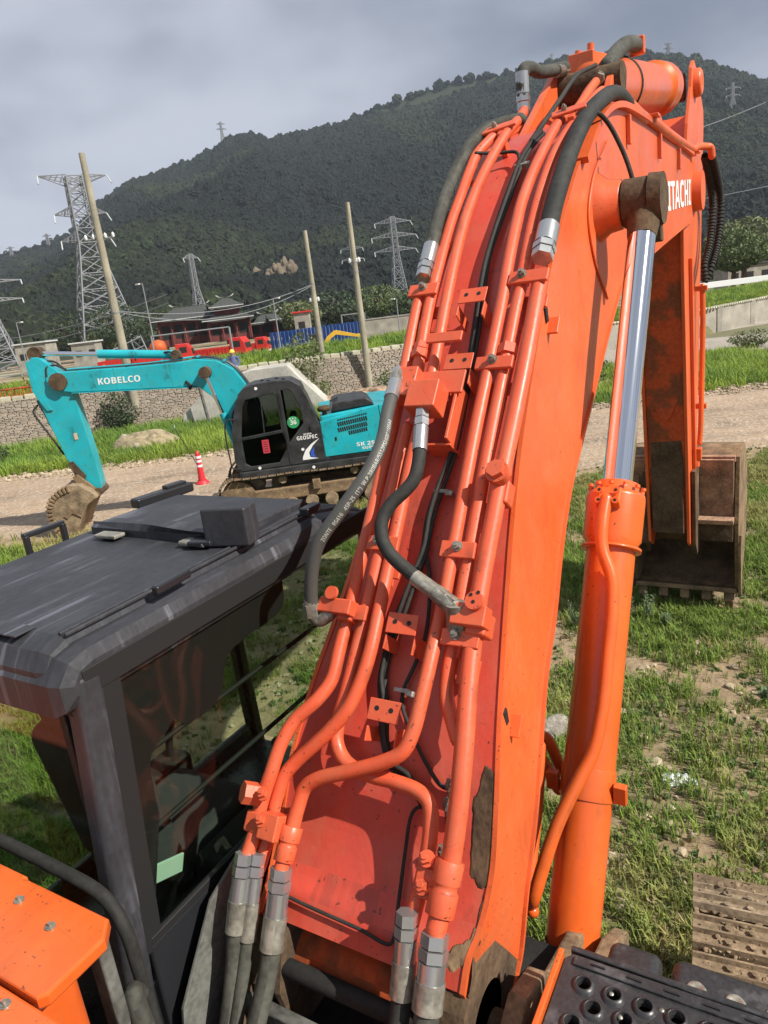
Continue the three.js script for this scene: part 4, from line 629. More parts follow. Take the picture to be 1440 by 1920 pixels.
// ---- cab
const X1 = -1.735, X2 = -2.80, F1 = 1.06, F2 = 2.74;
const cabin = put(EX, 'cab', merge([
  boxAt(V((X1 + X2) / 2, 1.25, (F1 + F2) / 2), X2 * -1 + X1 - .02, .16, F2 - F1, .02),                         // floor
  boxAt(V(X1 - .02, 1.53, 1.9), .05, .62, 1.62, .015),                                                            // right lower panel
  boxAt(V(X2 + .03, 1.31, 1.9), .05, .26, 1.62, .02),
  boxAt(V((X1 + X2) / 2, 1.42, F1 + .03), 1.0, .50, .05, .02)]), M.blackPaint);
const roof = put(cabin, 'cab_roof', prism([[F1 - .03, 2.76], [F1 - .03, 2.83], [F1, 2.88], [F1 + .06, 2.905], [2.38, 2.905], [2.55, 2.87], [2.76, 2.79], [2.80, 2.72], [2.5, 2.72], [1.3, 2.72]], X2 + .06, X1 - .06, .045), M.roof);
put(cabin, 'roof_edge', prism([[F1 - .04, 2.70], [F1 - .04, 2.80], [F1 + .01, 2.86], [F1 + .08, 2.878], [2.38, 2.878], [2.55, 2.845], [2.77, 2.765], [2.81, 2.70], [2.5, 2.70], [1.3, 2.70]], X2, X1, .05), M.roofSide);
put(roof, 'roof_hatch', prism([[1.885, 2.90], [1.885, 2.938], [1.90, 2.948], [2.40, 2.935], [2.44, 2.90]], -2.64, -1.87, .010), M.roof);
put(roof, 'hatch_bead', tubeRect([V(-2.63, 2.945, 1.90), V(-2.25, 2.952, 1.885), V(-1.885, 2.945, 1.875)], .012, .03), M.roofSide);
for (const x of [-2.47, -1.98]) put(roof, 'hatch_hinge', grain(boxAt(V(x, 2.925, 1.845), .13, .018, .06, .006), .006, 40), M.zinc);
for (const x of [X1 - .07, X1 - .095]) put(roof, 'drip_rail', boxAt(V(x, 2.906, 1.75), .012, .012, 1.25, .004), M.roofSide);
put(roof, 'rail_end', boxAt(V(-1.755, 2.925, 1.50), .03, .03, .16, .008, 0, .06), M.blackPaint); put(roof, 'rail_end', boxAt(V(-1.765, 2.925, 2.30), .05, .035, .10, .008), M.blackPaint);
{ const o = put(roof, 'work_light_box', boxAt(V(-1.845, 2.985, 1.905), .185, .15, .10, .010, 0, .25), M.roofSide); put(o, 'light_bracket', boxAt(V(-1.945, 2.93, 1.85), .10, .02, .08, .006, 0, .25), M.blackPaint); }
put(roof, 'roof_grip', merge([boxAt(V(-2.84, 2.945, 1.80), .03, .022, .20, .006), boxAt(V(-2.835, 2.90, 1.71), .03, .09, .022, .006), boxAt(V(-2.835, 2.90, 1.89), .03, .09, .022, .006)]), M.blackPaint);
put(roof, 'roof_grip', merge([boxAt(V(-2.76, 2.925, 2.42), .07, .05, .34, .012, 0, -.12), boxAt(V(-2.755, 2.955, 2.5), .05, .02, .12, .006, 0, -.12)]), M.blackPaint);
put(roof, 'rear_panel_plate', boxAt(V(-2.06, 2.908, 1.10), .22, .006, .07, .003), M.roofSide);
// pillars
const pil = (x, f0, y0, f1, y1, w, d) => { const a = V(x, y0, f0), b = V(x, y1, f1), v = b.clone().sub(a), g = rbox(w, v.length(), d, .025); g.applyMatrix4(M4.makeRotationFromQuaternion(new THREE.Quaternion().setFromUnitVectors(UP, v.clone().normalize()))); const m = a.add(b).multiplyScalar(.5); g.translate(m.x, m.y, m.z); return g; };
put(cabin, 'pillar', pil(X1 - .035, F1 - .075, 1.16, F1 + .065, 2.80, .08, .095), M.roofSide);
put(cabin, 'pillar', pil(X1 - .03, F2 + .0, 1.2, F2 - .05, 2.78, .07, .07), M.blackPaint);
put(cabin, 'pillar', pil(X2 + .04, F1 + .05, 1.2, F1 + .05, 2.76, .08, .12), M.blackPaint);
put(cabin, 'pillar', pil(X2 + .04, F2, 1.2, F2 - .05, 2.78, .08, .08), M.blackPaint);
put(cabin, 'pillar', pil(X2 + .04, 1.85, 1.2, 1.85, 2.76, .07, .09), M.blackPaint);
// glazing
put(cabin, 'side_window', boxAt(V(X1 - .012, 2.30, 1.93), .006, .92, 1.62, .002), M.glass);
put(cabin, 'side_window', boxAt(V(X2 + .012, 2.10, 1.93), .006, 1.32, 1.60, .002), M.glass);
put(cabin, 'rear_window', boxAt(V((X1 + X2) / 2 - .02, 2.22, F1 + .02), .92, 1.02, .006, .002), M.glass);
put(cabin, 'windscreen', boxAt(V((X1 + X2) / 2, 2.05, F2 - .02), .94, 1.4, .006, .002, .03), M.glass);
put(cabin, 'window_seal', merge([boxAt(V(X1 - .006, 2.775, 1.9), .02, .08, 1.6, .004), boxAt(V(X1 - .006, 2.30, 1.145), .016, .98, .075, .004, -.085), boxAt(V(X1 - .006, 1.845, 1.9), .02, .03, 1.6, .004)]), M.black);
put(cabin, 'window_seal', merge([boxAt(V((X1 + X2) / 2, 2.71, F1 + .012), 1.0, .06, .014, .004), boxAt(V((X1 + X2) / 2, 1.69, F1 + .012), 1.0, .05, .014, .004), boxAt(V(X1 - .095, 2.2, F1 + .012), .03, 1.0, .014, .004)]), M.black);
put(cabin, 'sun_shade', (() => { const s = new THREE.Shape(), q = [[1.16, 2.74], [2.05, 2.74], [2.02, 2.60], [1.80, 2.58], [1.70, 2.565], [1.66, 2.52], [1.62, 2.44], [1.53, 2.415], [1.44, 2.43], [1.40, 2.47], [1.36, 2.45], [1.31, 2.43], [1.27, 2.38], [1.26, 2.2], [1.24, 1.9], [1.16, 1.9]]; s.moveTo(...q[0]); s.lineTo(...q[1]); s.splineThru(q.slice(2, 14).map(a => new THREE.Vector2(...a))); s.lineTo(...q[15]); const g = new THREE.ExtrudeGeometry(s, { depth: .003, bevelEnabled: false, curveSegments: 60 }); g.rotateY(Math.PI / 2); g.translate(X1 - .035, 0, 0); return g; })(), mat([.012, .010, .012], .6));
for (const y of [2.42, 2.16]) put(cabin, 'guard_rail', cyl(V(X1 - .045, y, 1.16), V(X1 - .045, y, 2.68), .009, .009, 10), M.black);
// seat and controls
const seat = put(cabin, 'seat', merge([boxAt(V(-2.27, 1.66, 1.72), .50, .16, .50, .06), boxAt(V(-2.27, 2.02, 1.42), .48, .66, .16, .06, .15), boxAt(V(-2.27, 1.45, 1.70), .36, .30, .40, .03)]), M.fabric); put(seat, 'headrest', boxAt(V(-2.27, 2.44, 1.36), .28, .20, .12, .05, .15), M.fabric);
for (const x of [-2.62, -1.94]) { const c = put(cabin, 'control_console', boxAt(V(x, 1.58, 1.8), .16, .28, .55, .03), M.dark); put(c, 'joystick', merge([cyl(V(x, 1.70, 2.0), V(x, 1.86, 2.03), .018, .02, 12), boxAt(V(x, 1.90, 2.04), .05, .10, .05, .02)]), M.black); }
put(cabin, 'monitor', boxAt(V(-1.93, 2.0, 2.5), .22, .18, .05, .02, -.3, -.4), M.dark);
put(cabin, 'floor_mat_sheet', boxAt(V(-1.80, 1.975, 1.25), .010, .065, .17, .004, -.38), mat([.40, .55, .47], .6));
// grey covers and hose guards beside the cab
put(EX, 'side_cover', prism([[1.02, 1.20], [1.10, 1.60], [1.30, 1.86], [1.62, 1.98], [1.58, 1.90], [1.42, 1.72], [1.30, 1.45], [1.26, 1.20]], -1.672, -1.66, .003), M.greyPanel);
put(EX, 'side_cover', prism([[1.10, 1.15], [1.36, 1.62], [1.58, 1.83], [1.60, 1.70], [1.42, 1.40], [1.34, 1.15]], -1.615, -1.605, .003), M.greyPanel);
put(EX, 'corner_post', boxAt(V(-1.60, 1.60, .86), .06, 1.2, .04, .008), M.greyPanel);
put(EX, 'wire_conduit', tube([V(-1.62, 1.86, .95), V(-1.60, 1.90, .92), V(-1.56, 1.86, .90), V(-1.54, 1.72, .90), V(-1.55, 1.5, .90)], .028, 40, 12), M.hoseDusty);
put(EX, 'weather_strip', tube([V(-2.5, 2.155, 1.0), V(-2.0, 2.15, .995), V(-1.72, 2.13, .985), V(-1.64, 2.07, .97), V(-1.62, 1.95, .965), V(-1.62, 1.7, .97)], .02, 50, 12), M.rubber);
// orange deck covers with bolts
const cov = (poly, y0, y1, bolts) => { const o = put(EX, 'deck_cover', slab(poly, y0, y1, .007), M.orangeNew); for (const [x, f] of bolts) { const p = V(x, y1, f); bolt(o, p, UP, .010, .006); } };
cov([[-3.0, .615], [-1.447, .612], [-1.432, .63], [-1.432, .79], [-1.475, .838], [-1.822, .838], [-1.822, .845], [-3.0, .845]], 2.262, 2.30, [[-1.595, .756], [-1.757, .778]]);
cov([[-3.0, -.4], [-1.20, -.4], [-1.20, .604], [-1.46, .604], [-3.0, .606]], 2.245, 2.288, [[-1.512, .575], [-1.35, .5]]);
put(EX, 'engine_housing', merge([boxAt(V(-2.15, 1.70, .22), 1.30, 1.05, 1.05, .03)]), M.orangeNew);
// upper structure deck and boom-foot brackets
put(EX, 'deck', merge([boxAt(V(-1.25, 1.06, .1), 2.9, .14, 3.6, .02), boxAt(V(-1.17, 1.22, 1.2), 1.3, .2, 1.7, .02)]), M.dark);
put(EX, 'counterweight', slab([[-2.65, -1.9], [-2.2, -2.35], [-.2, -2.35], [.25, -1.9], [.25, -1.5], [-2.65, -1.5]], 1.1, 2.2, .05), M.orangeNew);
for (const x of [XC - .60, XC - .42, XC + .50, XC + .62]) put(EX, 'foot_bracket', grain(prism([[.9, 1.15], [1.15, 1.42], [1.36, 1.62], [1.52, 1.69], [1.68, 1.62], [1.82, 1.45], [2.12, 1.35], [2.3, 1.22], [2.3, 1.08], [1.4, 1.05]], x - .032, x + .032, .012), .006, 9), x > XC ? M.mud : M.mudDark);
put(EX, 'cross_beam', boxAt(V(XC - .05, 1.50, 1.27), .85, .05, .045, .008), M.greyPanel);
put(EX, 'cross_beam', cyl(V(-1.60, 1.61, 1.36), V(-.78, 1.61, 1.36), .030, .030, 14), M.dark);
{ rnd = mulberry(61); for (let i = 0; i < 5; i++) { const x = -1.2 + i * .075, f = 1.13 + rr(-.03, .03); put(EX, 'valve_spool', grain(merge([boxAt(V(x, 1.36, f), .055, .08, .16, .012, 0, rr(-.4, .4)), cyl(V(x, 1.38, f + .02), V(x, 1.46, f + .03), .025, .02, 10)]), .006, 40), M.mud); } put(EX, 'wire_conduit', tube([V(-1.25, 1.55, 1.25), V(-1.2, 1.46, 1.2), V(-1.18, 1.36, 1.12), V(-1.22, 1.28, 1.0)], .018, 30, 10), M.rubber); put(EX, 'wire_conduit', tube([V(-1.08, 1.55, 1.26), V(-1.06, 1.46, 1.2), V(-1.0, 1.4, 1.1), V(-1.02, 1.28, 1.0)], .016, 30, 10), M.rubber); }
// perforated step and front boxes on the right
{
  const y = 1.80, holes = [], H = []; for (let j = 0; j < 5; j++) for (let i = 0; i < 9; i++) { const x = -.475 + i * .082 + (j % 2) * .041, f = 1.535 - j * .062; if (x < .25) { holes.push([x, f, .0185]); H.push([x, f]); } }
  const s = put(EX, 'step_plate', slab([[-.545, 1.18], [.32, 1.18], [.32, 1.635], [-.53, 1.625], [-.548, 1.60]], y - .02, y, .003, holes), M.stepPaint);
  for (const [x, f] of H) put(s, 'anti_slip_ring', lathe(V(x, y - .004, f), V(x, y + .012, f), [[0, .037], [.6, .030], [1, .0235], [.9, .0195], [0, .0195]], 20), M.stepPaint);
  rnd = mulberry(71); for (let k = 0; k < 22; k++) { const x = rr(-.5, .2), f = rr(1.3, 1.57); put(s, 'grip_stud', lathe(V(x, y, f), V(x, y + .004, f), [[0, .007], [.7, .005], [1, 0]], 8), M.zinc); }
  put(s, 'front_lip', merge([boxAt(V(-.11, y - .05, 1.645), .86, .10, .02, .006), boxAt(V(-.11, y + .004, 1.60), .82, .012, .03, .004)]), M.stepPaint);
  put(s, 'lip_slots', merge([0, 1, 2, 3, 4, 5].map(i => boxAt(V(-.45 + i * .10, y + .0125, 1.60), .04, .004, .006, .001))), M.black);
  put(EX, 'edge_strip', boxAt(V(-.558, 1.795, 1.40), .016, .06, .42, .004), M.orangeNew);
  put(EX, 'tool_box', boxAt(V(-.11, 1.45, 1.40), .84, .60, .44, .02), M.stepPaint);
  for (const [x, w, f] of [[-.415, .17, 1.86], [-.02, .56, 1.87]]) { const b = put(EX, 'front_box', boxAt(V(x, 1.38, f), w, .34, .20, .035), M.stepPaint); if (w > .3) for (const i of [0, 1, 2]) put(b, 'port_ring', lathe(V(-.22 + i * .11, 1.548, 1.86), V(-.22 + i * .11, 1.558, 1.86), [[0, .032], [1, .026], [.5, .018], [0, .0]], 18), M.zinc); }
  put(EX, 'front_box', boxAt(V(-.1, 1.2, 1.7), .9, .2, .6, .02), M.dark);
}
// ---- crawler tracks (turned a little under the upper structure)
function track(parent, place, { L, r, w, pitch, y0, shoe, body, wheel, flat }) {       // local: x forward, y up, z across
  const frame = merge([boxAt(new THREE.Vector3(0, y0 + r * .95, 0), L, r * .62, w * .55, .04), cyl(new THREE.Vector3(L / 2, y0 + r, -w * .28), new THREE.Vector3(L / 2, y0 + r, w * .28), r * .86, r * .86, 26), cyl(new THREE.Vector3(-L / 2, y0 + r, -w * .28), new THREE.Vector3(-L / 2, y0 + r, w * .28), r * .86, r * .86, 26)]);
  frame.applyMatrix4(place); const t = put(parent, 'track', frame, body);
  for (let i = 0; i < 8; i++) { const x = -L / 2 + L * (i + .6) / 8.2, g = cyl(new THREE.Vector3(x, y0 + r * .42, -w * .36), new THREE.Vector3(x, y0 + r * .42, w * .36), r * .32, r * .32, 16); g.applyMatrix4(place); put(t, 'roller', g, wheel); }
  for (const x of [-L * .22, L * .22]) { const g = cyl(new THREE.Vector3(x, y0 + r * 1.68, -w * .3), new THREE.Vector3(x, y0 + r * 1.68, w * .3), r * .2, r * .2, 14); g.applyMatrix4(place); put(t, 'roller', g, wheel); }
  for (const e of [-1, 1]) { const g = boxAt(new THREE.Vector3(L * .02, y0 + r * 1.25, e * w * .34), r * .4, r * .5, r * .25, .02); g.applyMatrix4(place); put(t, 'bracket', g, body); }
  const per = 2 * L + 2 * Math.PI * r, n = Math.round(per / pitch), q = new THREE.Matrix4();
  for (let i = 0; i < n; i++) {
    let d = i * per / n + .02, x, y, a; if (d < L) { x = -L / 2 + d; y = y0 + 2 * r; a = 0; if (!flat) y -= .03 * Math.sin(Math.PI * d / L) * Math.abs(Math.sin(Math.PI * 1.5 * d / L)); } else if (d < L + Math.PI * r) { const k = (d - L) / r; x = L / 2 + Math.sin(k) * r; y = y0 + r + Math.cos(k) * r; a = -k; } else if (d < 2 * L + Math.PI * r) { x = L / 2 - (d - L - Math.PI * r); y = y0; a = Math.PI; } else { const k = (d - 2 * L - Math.PI * r) / r; x = -L / 2 - Math.sin(k) * r; y = y0 + r - Math.cos(k) * r; a = Math.PI - k; }
    const m = shadow(new THREE.Mesh(shoe, i % 3 ? body : wheel)); m.name = 'track_shoe'; q.makeRotationZ(a).setPosition(x, y, 0); q.premultiply(place); const o = ORI.get(parent); m.applyMatrix4(q); m.position.sub(o); t.add(m);
  }
  return t;
}
function shoeGeo(w, p, h) { const s = [[-p * .455, -.01], [-p * .455, .006], [-p * .43, h * .95], [-p * .385, h], [-p * .35, .008], [-p * .08, .008], [-p * .05, h * .92], [-p * .005, h * .92], [p * .03, .008], [p * .27, .008], [p * .31, h * .85], [p * .355, h * .85], [p * .39, .002], [p * .44, -.01]]; const gs = [prismZ(s, -w / 2, w / 2, .002)]; for (const z of [-.27, -.12, .12, .27]) for (const x of [-.215, .15]) { const b = new THREE.CylinderGeometry(p * .075, p * .085, h * .5, 6); b.translate(x * p, .008 + h * .25, z * w); gs.push(b); } return boxUV(merge(gs)); }
{
  const sh = shoeGeo(.62, .205, .032);
  for (const e of [1, -1]) {
    const a = 6.7 * D2R, cx = e > 0 ? .17 : -2.43, m = new THREE.Matrix4().makeRotationY(Math.PI / 2 + a).setPosition(cx, 0, -1.05);
    const tk = track(EX, m, { L: 3.6, r: .44, w: .62, pitch: .205, y0: .06, shoe: sh, body: M.mudWarm, wheel: M.mudPale, flat: true });
    if (e > 0) { rnd = mulberry(131); const bl = []; for (let i = 0; i < 1500; i++) { const s = Math.pow(rnd(), 5) * .011 + .002, g = new THREE.IcosahedronGeometry(s, 1); g.scale(rr(.8, 1.8), rr(.3, .5), rr(.8, 1.6)); g.translate(rr(.2, 2.1), .945 + rr(.002, .014), rr(-.3, .3)); g.applyMatrix4(m); bl.push(g); } put(tk, 'caked_mud', merge(bl), M.mudWarm, { kind: 'stuff' }); }
  }
  put(EX, 'undercarriage', merge([boxAt(V(-1.17, .62, .9), 1.9, .35, 1.3, .05), cyl(V(-1.17, .75, .7), V(-1.17, 1.02, .7), .6, .6, 32)]), M.mudDark);
}

// ---------------------------------------------------------------- teal excavator across the road
{
  const hd = [-.81412, -.5807], B = [-12.9416, 9.066], c0 = V(B[0] - hd[0] * 5, 0, B[1] - hd[1] * 5);
  const TX = localThing('teal_excavator', 'teal excavator with dark grey cab parked across the dirt road', 'excavator', c0, Math.atan2(hd[1], hd[0]));
  const L = (x, y, z) => new THREE.Vector3(x, y, z), near = -1.2;
  // tracks
  const sh = shoeGeo(.52, .165, .024);
  for (const z of [-1.02, 1.02]) track(TX, new THREE.Matrix4().makeTranslation(-.05, 0, z), { L: 3.2, r: .40, w: .52, pitch: .165, y0: .03, shoe: sh, body: M.mud, wheel: M.mudWarm });
  put(TX, 'undercarriage', merge([boxAt(L(-.05, .5, 0), 1.6, .32, 1.7, .05), cyl(L(0, .6, 0), L(0, .82, 0), .55, .55, 28)]), M.mudDark);
  // upper body
  const body = put(TX, 'body', merge([prismZ([[1.44, .76], [1.44, .95], [-2.3, .95], [-2.3, .80], [-1.2, .76]], near - .02, 1.2, .02), prismZ([[-.3, .95], [-2.25, .95], [-2.25, 1.7], [-.3, 1.62]], -1.1, 1.15, .02)]), M.blueGrey);
  for (let k = 0; k < 3; k++) put(body, 'trim_line', boxAt(L(-.75, .965 + k * .022, near - .005), 1.9, .009, .02, .003), M.blueGrey);
  const door = put(body, 'engine_door', prismZ([[-.235, 1.03], [-.215, 1.72], [-1.36, 1.90], [-1.40, 1.03]], near, near + .08, .012), M.teal);
  put(body, 'rear_panel', prismZ([[-1.41, 1.03], [-1.37, 1.90], [-2.0, 1.92], [-2.28, 1.8], [-2.3, 1.03]], near, near + .08, .012), M.teal);
  const slots = [], slot = (x, y, h) => { const g = boxAt(L(0, 0, 0), .026, h, .012, .003, 0, 0, -.18); g.translate(x, y, near - .002); slots.push(g); };
  for (let k = 0; k < 14; k++) { const x = -.565 - k * .042; slot(x, 1.63 + k * .004, .085); slot(x + .01, 1.52 + k * .004, .085); if (k > 4) slot(x + .02, 1.42 + k * .004, .075); slot(x - .005, 1.715 + k * .004, .03); }
  put(door, 'louvres', merge(slots), M.black);
  put(door, 'door_lock', boxAt(L(-.48, 1.36, near - .004), .035, .07, .014, .004), M.black);
  const lab = (p, str, x, y, w, h, z, m = M.white, name = 'lettering') => { const t = text(str, h, .004); t.g.scale(w / t.w, h / t.h, 1); t.g.rotateY(Math.PI); t.g.translate(x, y, z); return put(p, name, t.g, m); };
  lab(door, 'SK 250', -.86, 1.155, .44, .075, near - .002); lab(door, 'SUPER', -.96, 1.085, .32, .05, near - .002);
  const hood = put(body, 'hood_cover', prismZ([[-.46, 1.86], [-.52, 2.02], [-.60, 2.05], [-1.16, 2.06], [-1.27, 1.98], [-1.30, 1.90]], near + .12, .2, .03), M.blueGrey);
  put(body, 'hood', merge([prismZ([[-.24, 1.6], [-.24, 1.82], [-1.4, 1.9], [-2.2, 1.88], [-2.25, 1.6]], near + .06, 1.15, .03)]), M.teal);
  put(hood, 'vent_flap', boxAt(L(-.55, 2.07, -.75), .18, .03, .12, .008, 0, 0, -.35), M.blueGrey);
  put(body, 'air_cleaner', merge([lathe(L(-.33, 1.80, near + .15), L(-.33, 2.0, near + .15), [[0, .045], [.45, .045], [.5, .12], [.8, .135], [.85, .10], [1, .09], [1, 0]], 24)]), M.mudDark);
  put(body, 'counterweight', slab([[-2.3, -1.15], [-2.3, 1.15], [-2.7, .8], [-2.82, 0], [-2.7, -.8]], .8, 1.75, .06), M.teal);
  put(body, 'front_deck', boxAt(L(.7, .95, .55), 1.3, .35, 1.1, .04), M.blueGrey);
  // cab
  const out = [[1.46, .96], [1.50, 1.2], [1.46, 1.75], [1.33, 2.2], [1.22, 2.44], [1.12, 2.53], [.95, 2.58], [.55, 2.60], [.22, 2.575], [.06, 2.46], [-.05, 2.2], [-.16, 1.85], [-.22, 1.6], [-.235, .96]];
  const w1 = [[1.12, 2.31], [1.19, 2.18], [1.30, 1.613], [.53, 1.669], [.53, 2.296], [.577, 2.375]], w2 = [[1.30, 1.585], [1.30, 1.11], [1.21, 1.04], [.66, 1.05], [.44, 1.35], [.53, 1.64]], w3 = [[.434, 2.40], [.41, 1.41], [.10, 1.737], [.117, 2.05], [.244, 2.37], [.33, 2.42]];
  const cab2 = put(TX, 'cab', prismZ(out, near, near + .07, .015, [w1, w2, w3]), M.blueGrey);
  put(cab2, 'far_side', prismZ(out, near + .87, near + .92, .012, [w1, w3]), M.blueGrey);
  put(cab2, 'cab_roof', prismZ([[1.26, 2.40], [1.12, 2.535], [.95, 2.585], [.55, 2.605], [.22, 2.58], [.04, 2.46], [.0, 2.36], [.3, 2.48], [1.0, 2.48]], near + .04, near + .88, .01), M.blueGrey);
  put(cab2, 'rear_wall', prismZ([[.04, 2.46], [-.235, 1.6], [-.235, .96], [-.18, .96], [-.17, 1.6], [.09, 2.42]], near + .04, near + .88, .006), M.blueGrey);
  put(cab2, 'cab_floor', boxAt(L(.6, 1.0, near + .45), 1.6, .06, .84, .01), M.dark);
  for (const w of [w1, w2, w3]) put(cab2, 'window', prismZ(w, near + .03, near + .036, 0), M.glassDark);
  put(cab2, 'windscreen', prismZ([[1.47, 1.2], [1.44, 1.75], [1.31, 2.2], [1.22, 2.4], [1.21, 2.4], [1.30, 2.2], [1.43, 1.75], [1.46, 1.2]], near + .08, near + .86, 0), M.glassDark);
  put(cab2, 'window_frame', merge([prismZ([[.50, 2.44], [.475, 2.44], [.43, 1.0], [.46, 1.0]], near - .012, near, .002), boxAt(L(.9, 1.60, near - .004), .80, .02, .012, .003, 0, 0, -.07), boxAt(L(.84, 2.0, near + .02), .02, .70, .012, .003, 0, 0, .05)]), M.blueGrey);
  put(cab2, 'seat', merge([boxAt(L(.55, 1.30, near + .45), .46, .14, .44, .05), boxAt(L(.32, 1.62, near + .45), .13, .62, .42, .05, 0, 0, .15)]), M.fabric);
  const dk = put(cab2, 'round_sticker', cyl(L(.285, 1.78, near + .02), L(.285, 1.78, near + .026), .115, .115, 32), mat([.02, .30, .10], .5)); lab(dk, '36', .345, 1.735, .12, .085, near + .018);
  lab(dk, '9 8 7', .35, 1.835, .13, .03, near + .018);
  put(cab2, 'notice_sticker', (() => { const g = [boxAt(L(.87, 1.385, near + .028), .13, .26, .004, .001)]; return merge(g); })(), mat([.55, .04, .06], .6)); for (let r = 0; r < 5; r++) put(cab2, 'notice_line', boxAt(L(.87, 1.475 - r * .045, near + .024), .09 - (r % 2) * .02, .014, .003, .001), M.black);
  lab(cab2, 'GEOSPEC', .265, 1.425, .40, .075, near - .002); lab(cab2, 'ACERA', .13, 1.512, .16, .03, near - .002);
  put(cab2, 'silver_swoosh', prismZ([[-.17, 1.42], [.0, 1.33], [.13, 1.22], [.2, 1.09], [.21, 1.03], [-.1, 1.03], [.06, 1.07], [.07, 1.16], [-.02, 1.29]], near - .004, near, .001), M.white);
  put(cab2, 'blue_swoosh', prismZ([[-.05, 1.27], [.045, 1.16], [.04, 1.08], [-.05, 1.05], [-.02, 1.14]], near - .005, near, .001), mat([.03, .09, .5], .5));
  put(cab2, 'door_handle', boxAt(L(-.03, 1.62, near - .01), .045, .11, .02, .006), M.black);
  put(cab2, 'hand_rail', tube([L(1.36, 1.98, near - .03), L(1.50, 1.98, near - .07), L(1.56, 1.85, near - .08), L(1.57, 1.3, near - .08), L(1.54, 1.06, near - .07), L(1.40, 1.03, near - .03)], .014, 50, 8), M.black);
  put(cab2, 'roof_bracket', merge([0, 1, 2, 3].map(k => boxAt(L(.35 + k * .14, 2.61, near + .1 + (k % 2) * .3), .06, .03, .05, .006))), M.blueGrey);
  for (const [x, y] of [[.18, 1.24], [.02, .87], [.88, 2.5], [1.05, .99]]) put(cab2, 'decal', cyl(L(x, y, near - .002 - (y < .95 ? .02 : 0)), L(x, y, near + .002 - (y < .95 ? .02 : 0)), .03, .03, 12), M.white);
  // boom
  const bp = [[4.93, 3.12], [4.80, 3.20], [4.50, 3.20], [3.3, 3.135], [2.35, 3.11], [2.02, 3.13], [1.62, 3.05], [1.33, 2.85], [1.12, 2.5], [.98, 2.1], [.85, 1.5], [.80, 1.2], [.95, 1.08], [1.12, 1.15], [1.3, 1.5], [1.55, 1.80], [1.85, 2.38], [2.08, 2.60], [2.6, 2.645], [3.3, 2.70], [4.5, 2.795], [4.75, 2.85], [4.93, 2.98]];
  const bm = put(TX, 'boom', prismZ(bp, -.23, .23, .015), M.teal);
  put(bm, 'bottom_flange', prismZ([[2.08, 2.595], [2.6, 2.64], [3.3, 2.695], [4.5, 2.79], [4.5, 2.775], [3.3, 2.68], [2.6, 2.625], [2.09, 2.58]], -.255, .255, .002), M.teal);
  { const t = text('KOBELCO', .13, .004); t.g.scale(.81 / t.w, .125 / t.h, 1); t.g.rotateY(Math.PI); t.g.rotateZ(.045); t.g.translate(3.965, 2.875, -.232); put(bm, 'lettering', t.g, M.white, { label: 'white KOBELCO lettering' }); }
  for (const z of [-1, 1]) put(bm, 'cylinder_boss', grain(cyl(L(1.87, 2.86, z * .22), L(1.87, 2.86, z * .50), .115, .115, 22), .008, 20), M.mudDark);
  for (const z of [-.1, 0, .1]) put(bm, 'boom_pipe', tube([L(2.1, 3.16, z), L(1.66, 3.10, z), L(1.36, 2.92, z), L(1.14, 2.58, z), L(.98, 2.2, z), L(.88, 1.7, z)], .018, 40, 8), M.blueGrey);
  put(bm, 'boom_pipe', tube([L(4.5, 3.22, -.15), L(3.3, 3.165, -.15), L(2.3, 3.14, -.15)], .014, 20, 8), M.blueGrey);
  for (const z of [-.08, .08]) put(bm, 'boom_pipe', tube([L(4.55, 3.235, z), L(3.8, 3.20, z), L(3.0, 3.165, z), L(2.1, 3.17, z)], .016, 30, 8), M.teal);
  put(bm, 'joint_hose', tube([L(4.55, 3.235, -.08), L(4.72, 3.34, -.12), L(4.88, 3.32, -.16), L(4.92, 3.12, -.18)], .02, 24, 8), M.rubber); put(bm, 'joint_hose', tube([L(4.60, 3.22, .05), L(4.80, 3.42, .02), L(5.0, 3.40, -.02), L(5.12, 3.15, -.05)], .02, 24, 8), M.rubber);
  put(bm, 'cylinder_hose', tube([L(1.2, 2.2, -.24), L(1.45, 2.05, -.36), L(1.5, 1.8, -.45), L(1.42, 1.55, -.47)], .018, 24, 8), M.rubber); put(bm, 'cylinder_hose', tube([L(2.3, 3.18, -.1), L(2.5, 3.32, -.12), L(2.62, 3.33, -.08)], .018, 16, 8), M.rubber);
  put(bm, 'pipe_bracket', merge([1.5, 2.0, 2.7, 3.4, 4.1].map(x => boxAt(L(x, x > 1.9 ? 3.17 : 3.03, 0), .05, .04, .30, .006))), M.teal); put(bm, 'weld_band', merge([boxAt(L(2.55, 2.88, -.232), .012, .46, .006, .002), boxAt(L(3.62, 2.95, -.232), .012, .42, .006, .002)]), M.teal);
  put(bm, 'hose_guide', tube([L(2.28, 2.72, -.25), L(2.22, 2.64, -.26), L(2.24, 2.58, -.25)], .03, 16, 8), M.black);
  for (const z of [-.42, .42]) { const a = L(1.87, 2.86, z), b = L(1.42, 1.0, z), d = b.clone().sub(a).normalize(), at = (t) => a.clone().add(d.clone().multiplyScalar(t)); const c = put(TX, 'boom_cylinder', cyl(at(.85), at(1.9), .07, .07, 18), M.teal); put(c, 'piston_rod', cyl(at(.08), at(.9), .038, .038, 16), M.chrome); }
